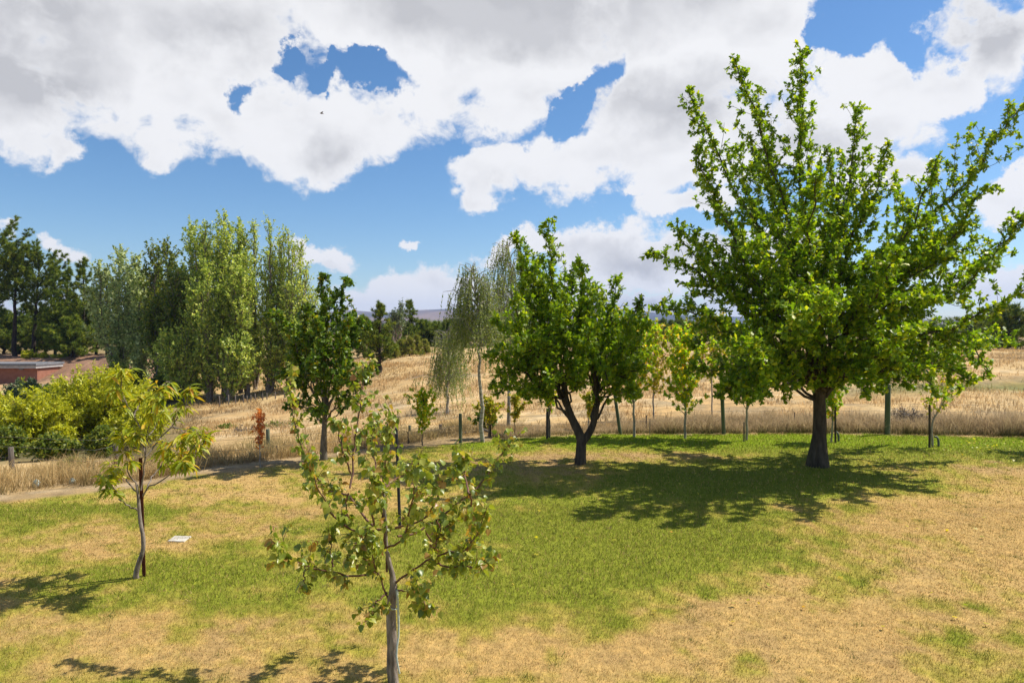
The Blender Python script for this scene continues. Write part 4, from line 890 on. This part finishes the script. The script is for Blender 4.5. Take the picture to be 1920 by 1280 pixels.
for k, (px, d, top, cw, lb) in enumerate([(1243, 110, 602, 26, 'dark distant conifer left of the small far pair'), (1258, 112, 606, 24, 'dark distant conifer second from left above the maples'), (1275, 108, 600, 26, 'pointed dark distant conifer behind the low maple'), (1292, 115, 608, 30, 'wide dark distant conifer behind the low maple'), (1312, 110, 604, 26, 'dark distant conifer near the golden maple'), (1330, 112, 607, 30, 'dark distant conifer just left of the large oak'), (1100, 100, 610, 60, 'dark distant conifer behind the forked tree crown'), (1150, 105, 612, 50, 'dark distant conifer right behind the forked tree crown')]):
    pine(lb, px, d, top, cw, 130 + k, group='distant conifers above the maples', nb=40, tuft=.5, t0=.02, tsp=.5)
pine('dark tree mass at the right edge behind the large oak', 1895, 60, 578, 110, 140, group=None, t0=.02, nb=90, name='dark_tree')
pine('dark low tree behind the right boughs of the large oak', 1845, 66, 600, 90, 141, group=None, t0=.02, nb=70, name='dark_tree')
# gums
poplar('tall grey-green gum tree with pale bare stems beyond the dry slope', 750, 66, 574, 40, 150, M_gum, n=4, leaf=.16, group=None, name='gum_tree', cbot=.45, nside=28, nl=7)
poplar('smaller grey gum tree beside the tall one', 738, 68, 592, 34, 151, M_gum, n=3, leaf=.16, group=None, name='gum_tree', cbot=.4, nside=24, nl=7)

# far wood beyond everything: one mass of dark crowns
r = np.random.default_rng(77); n = 900
az_ = r.uniform(-700, 2600, n); dd = r.uniform(150, 420, n); xs = (az_ - 960) / F * dd; zs = terrain(xs, dd)
hts = r.uniform(2.0, 5.0, n) * (.7 + .5 * fbm(az_ / 90, dd * 0, 8)); P_ = []; 
k = 60; cid = np.repeat(np.arange(n), k); q_ = r.uniform(0, 1, n * k) ** .8; a = r.uniform(0, 2 * math.pi, n * k)
rr = (1 - q_) * .33 * hts[cid] + .2
pos = np.stack([xs[cid] + np.cos(a) * rr, dd[cid] + np.sin(a) * rr, zs[cid] + q_ * hts[cid]], 1)
dirs = nrm(np.stack([np.cos(a), np.sin(a), np.full(n * k, .5)], 1))
wood = link('far_wood', leaves_mesh('far_wood', T_tuft, pos, dirs, nrm(r.normal(0, 1, (n * k, 3))), r.uniform(.8, 1.6, n * k)), None, M_pine)
tag(wood, 'continuous dark belt of distant wood along the horizon', 'wood', kind='stuff')

# ---- willows and bushes
def shrub(name, label, cat, group, px, d, top, cw, seed, m, leaf=.115, tp=T_narrow, n=26, nside=14, nl=13, tw=.28, up=.25, depth=1.0, tsp=.16):
    r = np.random.default_rng(seed); b = np.array(on(px, d)); Hh = PT(px, top, d)[2] - b[2]; Rr = cw / 2 * d / F
    lds = []
    for k in range(n):
        a = r.uniform(0, 2 * math.pi); c_ = math.sqrt(r.uniform(0, 1)); tipp = b + [math.cos(a) * Rr * c_, math.sin(a) * Rr * c_ * depth, Hh * math.sqrt(max(0, 1 - c_ * c_ * .85)) * r.uniform(.82, 1.02)]
        st_ = b + [math.cos(a) * Rr * .12, math.sin(a) * Rr * .12, -.03]
        lds.append(smooth_curve([st_, st_ * .55 + tipp * .45 + [0, 0, Hh * .08], tipp], 8, .02, r))
    lds = np.array(lds); LL = np.linalg.norm(np.diff(lds, axis=1), axis=2).sum(1)
    sd_, sL, si, st = children(lds, np.full(n, nside), r, .12, 1, 42, 12, lambda t, i: .32 * Rr * (1.2 - t) + .06, up=up, curve=.05)
    t2, _, _, _ = children(sd_, np.maximum(2, sL / tsp).astype(int), r, .1, 1, 40, 14, lambda t, i: np.full(len(t), tw * min(1, Rr)), up=.1, k=3)
    lf = put_leaves(t2, np.full(len(t2), nl), r, .05, leaf, .7, .1, upr=.8)
    root = empty(name, tuple(b), label, cat, group)
    g2 = [(lds - b, np.full(n, .02), np.full(n, .004), 4), (sd_ - b, np.full(len(sd_), .006), np.full(len(sd_), .002), 3)]
    link('stems', tubes_mesh('stems', g2), root, M_bark2)['kind'] = 'stuff'
    tp_, p, dd_, u, s = (tp, *lf); link('foliage', leaves_mesh('foliage', tp_, p - b, dd_, u, s), root, m)['kind'] = 'stuff'
    return root
GW = 'yellow willow shrubs in the hollow at left'
shrub('willow_shrub', 'large bright yellow-green willow shrub behind the peach tree', 'shrub', GW, 185, 23, 686, 225, 201, M_willowleaf, n=60, nside=18, nl=15)
shrub('willow_shrub', 'yellow willow shrub left of the largest one', 'shrub', GW, 56, 21, 722, 112, 202, M_willowleaf, n=30)
shrub('willow_shrub', 'yellow-green willow shrub cut by the left edge', 'shrub', GW, -22, 22, 722, 84, 203, M_willowleaf, n=28)
shrub('willow_shrub', 'low yellow-green willow behind the long grass, right of the largest', 'shrub', GW, 262, 21.5, 758, 110, 204, M_willowleaf, n=26)
shrub('willow_shrub', 'small yellow willow tucked between the two larger ones', 'shrub', GW, 112, 20.5, 800, 50, 205, M_willowleaf, n=24)
GB = 'green bushes at the edge of the hollow'
shrub('green_bush', 'dark green bush with a blue tinge at the left edge below the willows', 'bush', GB, 8, 19.2, 802, 74, 211, M_bushleaf, n=28, leaf=.075, tp=T_small, depth=.6)
shrub('green_bush', 'dark green bush before the yellow willows', 'bush', GB, 100, 18.6, 822, 84, 212, M_bushleaf, n=30, leaf=.075, tp=T_small, depth=.6)
shrub('green_bush', 'green bush with hanging leaves left of the peach tree', 'bush', GB, 192, 18.8, 806, 64, 213, M_bushleaf, n=26, leaf=.08, tp=T_small, depth=.6)
shrub('green_bush', 'neat round green bush on the dry slope right of the peach tree', 'bush', None, 424, 26, 806, 44, 214, M_bushleaf, n=24, leaf=.05, tp=T_small, tw=.12)
shrub('green_bush', 'low green bush behind the orange sapling', 'bush', None, 528, 25.5, 808, 66, 215, M_bushleaf, n=24, leaf=.05, tp=T_small, tw=.12)
shrub('green_bush', 'small green tussock on the track side of the long grass', 'bush', None, 128, 14.6, 866, 46, 216, M_bushleaf, n=20, leaf=.05, tp=T_narrow, tw=.1)
shrub('grey_brush', 'low greyish brush beside the round green bush', 'shrub', None, 462, 24.5, 823, 60, 217, M_shrubgrey, n=22, leaf=.05, tw=.12)
shrub('grey_brush', 'tangle of bare grey twigs in the reed strip right of the large oak', 'shrub', None, 1700, 19.6, 764, 72, 218, M_shrubgrey, n=34, leaf=.05, nl=2, tw=.16)
shrub('dark_shrub', 'dark shrub on the bank below the silvery poplars', 'shrub', None, 118, 40, 716, 110, 219, M_darkleaf, n=26, leaf=.14, tp=T_small)
shrub('dark_shrub', 'olive shrub beside the red building wall', 'shrub', None, 55, 45, 712, 90, 220, M_gum, n=24, leaf=.14, tp=T_small)
shrub('dark_shrub', 'dark undergrowth shrub at the foot of the silvery poplars', 'shrub', None, 225, 46, 690, 110, 221, M_bushleaf, n=26, leaf=.16, tp=T_small)
shrub('yellow_bush', 'small yellow bush under the open pine', 'bush', None, 54, 66, 658, 26, 222, M_willowleaf, n=18, leaf=.14, tp=T_small)
shrub('yellow_bush', 'tiny yellow bush at the top of the soil bank', 'bush', None, 80, 66, 663, 14, 223, M_willowleaf, n=14, leaf=.12, tp=T_small)
shrub('dark_shrub', 'dark undergrowth shrub below the poplar row', 'shrub', None, 330, 45, 700, 110, 224, M_bushleaf, n=26, leaf=.16, tp=T_small)

# ------------------------------------------------------------------ fences
def rod(name, p0, p1, r0, m, parent, origin, sides=8, r1=None):
    cv = np.array([[np.array(p0) * (1 - t) + np.array(p1) * t for t in (0, .5, .985, 1, 1)]]) - np.array(origin)
    r1 = r0 if r1 is None else r1
    o = link(name, tubes_mesh(name, [(cv, None, np.array([[r0, (r0 + r1) / 2, r1, r1 * .85, .0005]]), sides)]), parent, m); return o
of = on(800, 18.0); fe = empty('wire_fence', tuple(of), 'boundary fence of green round posts, steel pickets and thin wires along the lawn', 'fence')
POSTS = [(216, 14.6, 826, .045, M_greypost, 0), (360, 14.2, 800, .055, M_greenpost, 0), (502, 16.6, 804, .045, M_greenpost, 0), (863, 18.4, 775, .042, M_greenpost, 0), (1027, 18.5, 765, .042, M_bark2, 0),
         (1152, 19.2, 735, .045, M_greenpost, 12), (1352, 19.8, 690, .052, M_greenpost, 6), (1665, 19.6, 720, .07, M_greenpost, 0), (768, 19.4, 797, .04, M_greenpost, 0), (826, 19.6, 795, .045, M_greypost, 0), (1950, 19.0, 745, .06, M_greenpost, 0), (20, 14.3, 838, .05, M_greypost, 0)]
for px, d, top, rd, m, ln in POSTS:
    if px > 840:
        for _ in range(8): d = float(lawn_edge((px - 960) / F * d)) + .06
    b_ = np.array(on(px + ln, d)) - [0, 0, .05]; rod('post', b_, PT(px, top, d), rd, m, fe, of, 12)
for px, d, top in ((175, 13.7, 868), (519, 15.2, 835), (765, 17.0, 809), (640, 16.0, 822), (340, 14.0, 852), (1212, 19.0, 778), (1490, 19.6, 772), (1840, 19.2, 780)):
    b_ = np.array(on(px, d)); rod('steel_picket', b_, PT(px, top, d), .014, M_blackstake, fe, of, 4)
rod('rail', PT(768, 816, 19.3), PT(826, 813, 19.5), .03, M_palerail, fe, of, 8)
rod('rail', PT(863, 812, 18.4), PT(900, 810, 18.9), .035, M_greypost, fe, of, 8)
b_ = np.array(on(930, 18.3)); rod('brace', b_, PT(902, 803, 18.6), .035, M_greypost, fe, of, 8)
seq = [(-100, 14.3), (20, 14.3), (175, 13.75), (216, 14.6), (360, 14.2), (519, 15.2), (640, 16.0), (765, 17.0), (863, 18.4), (1027, 18.5), (1160, 19.2), (1355, 19.8), (1500, 19.7), (1665, 19.6), (1840, 19.3), (2050, 19.0)]
for hgt in (.25, .48, .68):
    pts = [np.array(on(px, d)) + [0, 0, hgt] for px, d in seq]
    segs = np.array([[a, (a + b_) / 2 - [0, 0, .01], b_] for a, b_ in zip(pts[:-1], pts[1:])]) - np.array(of)
    link('wire', tubes_mesh('wire', [(segs, np.full(len(segs), .003), np.full(len(segs), .003), 4)]), fe, M_wire)
of2 = on(460, 39); f2 = empty('post_row', tuple(of2), 'row of small grey posts along the foot of the poplars', 'fence')
for px, top in ((411, 742), (428, 740), (441, 742), (456, 739), (463, 743), (470, 742), (478, 738), (492, 741), (500, 737), (516, 735), (533, 740)):
    d = 39 + (px - 411) * .012; b_ = np.array(on(px, d)); t_ = PT(px, top, d); 
    t_[2] = max(b_[2] + .4, min(t_[2], b_[2] + .8)); rod('post', b_, t_, .035, M_greypost, f2, of2, 6)

# tree stakes and drip pipes on the lawn
for px, pyb, top, lb in ((1568, 830, 762, 'dark thin stake beside the thin maple behind the large oak trunk'), (1745, 839, 758, 'dark stake tight against the golden sapling at right')):
    d = dist(pyb); b_ = np.array(on(px, d)); stake('tree_stake', b_, PT(px - 2, top, d), .026, M_bark, lb)
for px, pyb, lb in ((1574, 828, 'short bent grey pipe by the thin maple behind the large oak'), (1762, 838, 'short bent grey pipe at the foot of the golden sapling')):
    d = dist(pyb) + .05; b_ = np.array(on(px, d))
    cv = np.array([smooth_curve([[0, 0, 0], [-.01, 0, .15], [-.045, 0, .235], [-.10, 0, .24]], 10)])
    o = link('irrigation_pipe', tubes_mesh('irrigation_pipe', [(cv, np.array([.028]), np.array([.024]), 8)]), None, M_hose); o.location = b_; tag(o, lb, 'pipe')
b_ = np.array(on(1396, 17.3)); stake('tree_stake', b_, b_ + [0, 0, .5], .02, M_bark2, 'short grey stake at the foot of the maple under the left boughs of the oak')
b_ = np.array(on(1219, 18.3)); stake('tree_stake', b_, b_ + [0, 0, .45], .010, M_wire, 'thin wire stake on the lawn right of the first yellow-green maple')
b_ = np.array(on(919, 17.9)); stake('tree_stake', b_, b_ + [0, 0, .42], .03, M_bark, 'short dark stake below the small golden maple')
b_ = np.array(on(1026, 17.6)); stake('tree_stake', b_, b_ + [0, 0, .68], .03, M_blackstake, 'dark stake against the small maple left of the forked tree')

# pale slab in the lawn
V4 = [PT(x, y, dist(y)) for x, y in ((314, 1018), (345, 1019), (359, 1009), (328, 1008))]
V4 = [(v[0], v[1], .0) for v in V4]; cxm = sum(v[0] for v in V4) / 4; cym = sum(v[1] for v in V4) / 4
me = bpy.data.meshes.new('stone_slab'); zt_ = .022
vv = [(v[0] - cxm, v[1] - cym, -.02) for v in V4] + [(v[0] - cxm, v[1] - cym, zt_ - .006) for v in V4] + [((v[0] - cxm) * .96, (v[1] - cym) * .96, zt_) for v in V4]
me.from_pydata(vv, [], [(0, 1, 5, 4), (1, 2, 6, 5), (2, 3, 7, 6), (3, 0, 4, 7), (4, 5, 9, 8), (5, 6, 10, 9), (6, 7, 11, 10), (7, 4, 8, 11), (8, 9, 10, 11)])
o = link('stone_slab', me, None, M_stone); o.location = (cxm, cym, 0); tag(o, 'flat pale slab lying in the dry grass right of the peach tree', 'slab')

# plastic sacks at the edge of the long grass
def sack(px, d, s, seed, label):
    r = np.random.default_rng(seed); b_ = on(px, d); V_ = []; nu, nv = 16, 9
    for i in range(nv):
        t = i / (nv - 1); rad_ = (math.sin(math.pi * min(1, .12 + t * .9)) ** .6) * (1 - .35 * t)
        for j in range(nu):
            a = 2 * math.pi * j / nu; k = 1 + .14 * math.sin(3 * a + seed) + .08 * r.normal()
            V_.append((math.cos(a) * rad_ * k * s * .5, math.sin(a) * rad_ * k * s * .42, t * s * .95 - .01))
    V_.append((0, 0, s)); fs = [(i * nu + j, i * nu + (j + 1) % nu, (i + 1) * nu + (j + 1) % nu, (i + 1) * nu + j) for i in range(nv - 1) for j in range(nu)]
    fs += [((nv - 1) * nu + j, (nv - 1) * nu + (j + 1) % nu, nv * nu) for j in range(nu)]
    me = bpy.data.meshes.new('plastic_sack'); me.from_pydata(V_, [], fs); [setattr(p_, 'use_smooth', True) for p_ in me.polygons]
    o = link('plastic_sack', me, None, M_sack); o.location = b_; tag(o, label, 'sack', 'plastic sacks beside the dirt track')
sack(66, 12.45, .17, 3, 'pale green and white plastic sack in front of the long grass at left')
sack(133, 12.75, .13, 5, 'smaller grey-white sack beside the green tussock')

# bird against the cloud
def bird():
    c_ = PT(603, 213, 40); root = empty('bird', tuple(c_), 'tiny dark bird flying in front of the white cloud', 'bird', rz=.6)
    cv = np.array([smooth_curve([[-.11, 0, 0], [-.04, 0, .005], [.05, 0, 0], [.14, 0, -.005]], 10)]); rr = np.array([[.004, .02, .032, .036, .034, .028, .02, .016, .012, .006]])
    link('body', tubes_mesh('body', [(cv, None, rr, 8)]), root, M_bird)
    for s_ in (1, -1):
        me = bpy.data.meshes.new('wing'); me.from_pydata([(-.05, 0, .01), (.04, 0, .01), (.05, s_ * .10, .07), (-.02, s_ * .1, .075), (.0, s_ * .2, .06), (.06, s_ * .19, .055), (-.05, 0, .016), (.04, 0, .016)], [], [(0, 1, 2, 3), (3, 2, 5, 4), (6, 3, 2, 7)])
        link('wing', me, root, M_bird)
bird()

# red building on the left
d = 60; b_ = on(20, d); gb = b_.z
x0 = (-230 - 960) / F * d; x1 = (69 - 960) / F * d; ztop = PT(30, 690, d)[2]
root = empty('shed', ((x0 + x1) / 2, d, gb), 'low red-walled building with a flat grey roof below the pines', 'building')
def box(name, a, b2, m, parent, o=(0, 0, 0), bev=0):
    me = bpy.data.meshes.new(name); x, y, z = a; X_, Y_, Z_ = b2
    v = [(x, y, z), (X_, y, z), (X_, Y_, z), (x, Y_, z), (x, y, Z_), (X_, y, Z_), (X_, Y_, Z_), (x, Y_, Z_)]
    me.from_pydata([(p[0] - o[0], p[1] - o[1], p[2] - o[2]) for p in v], [], [(0, 3, 2, 1), (4, 5, 6, 7), (0, 1, 5, 4), (1, 2, 6, 5), (2, 3, 7, 6), (3, 0, 4, 7)])
    ob = link(name, me, parent, m)
    return ob
oo = ((x0 + x1) / 2, d, gb)
box('wall', (x0, d, gb - 1.5), (x1, d + 3, ztop), M_redwall, root, oo)
box('roof', (x0 - .4, d - .5, ztop + .24), (x1 + .25, d + 3.3, ztop + .42), M_roofmetal, root, oo)
box('fascia', (x0 - .4, d - .42, ztop + .003), (x1 + .18, d + 3.2, ztop + .237), M_fascia, root, oo)
box('wall_light', (x1 - 1.5, d - .16, ztop - .14), (x1 - 1.15, d - .003, ztop - .005), M_roofmetal, root, oo)

# fallen leaves on the right of the lawn
r = np.random.default_rng(5); n = 260
u_ = np.concatenate([r.normal(1850, 60, 120), r.uniform(1560, 1920, 90), r.uniform(900, 1900, 50)]); v_ = np.concatenate([r.normal(838, 8, 120), r.uniform(822, 880, 90), r.uniform(860, 1200, 50)])
dd = F * CAMH / (np.maximum(v_, 821) - 620); xs = (u_ - 960) / F * dd
pos = np.stack([xs, dd, terrain(xs, dd) + .035], 1)
o = link('fallen_leaves', leaves_mesh('fallen_leaves', T_maple, pos, nrm(r.normal(0, 1, (n, 3)) * [1, 1, .2]), nrm(np.array([0, 0, 1.]) + r.normal(0, .3, (n, 3))), r.uniform(.035, .065, n)), None, M_goldleaf)
tag(o, 'scatter of small yellow fallen leaves on the lawn under the oak and maples', 'leaves', kind='stuff')
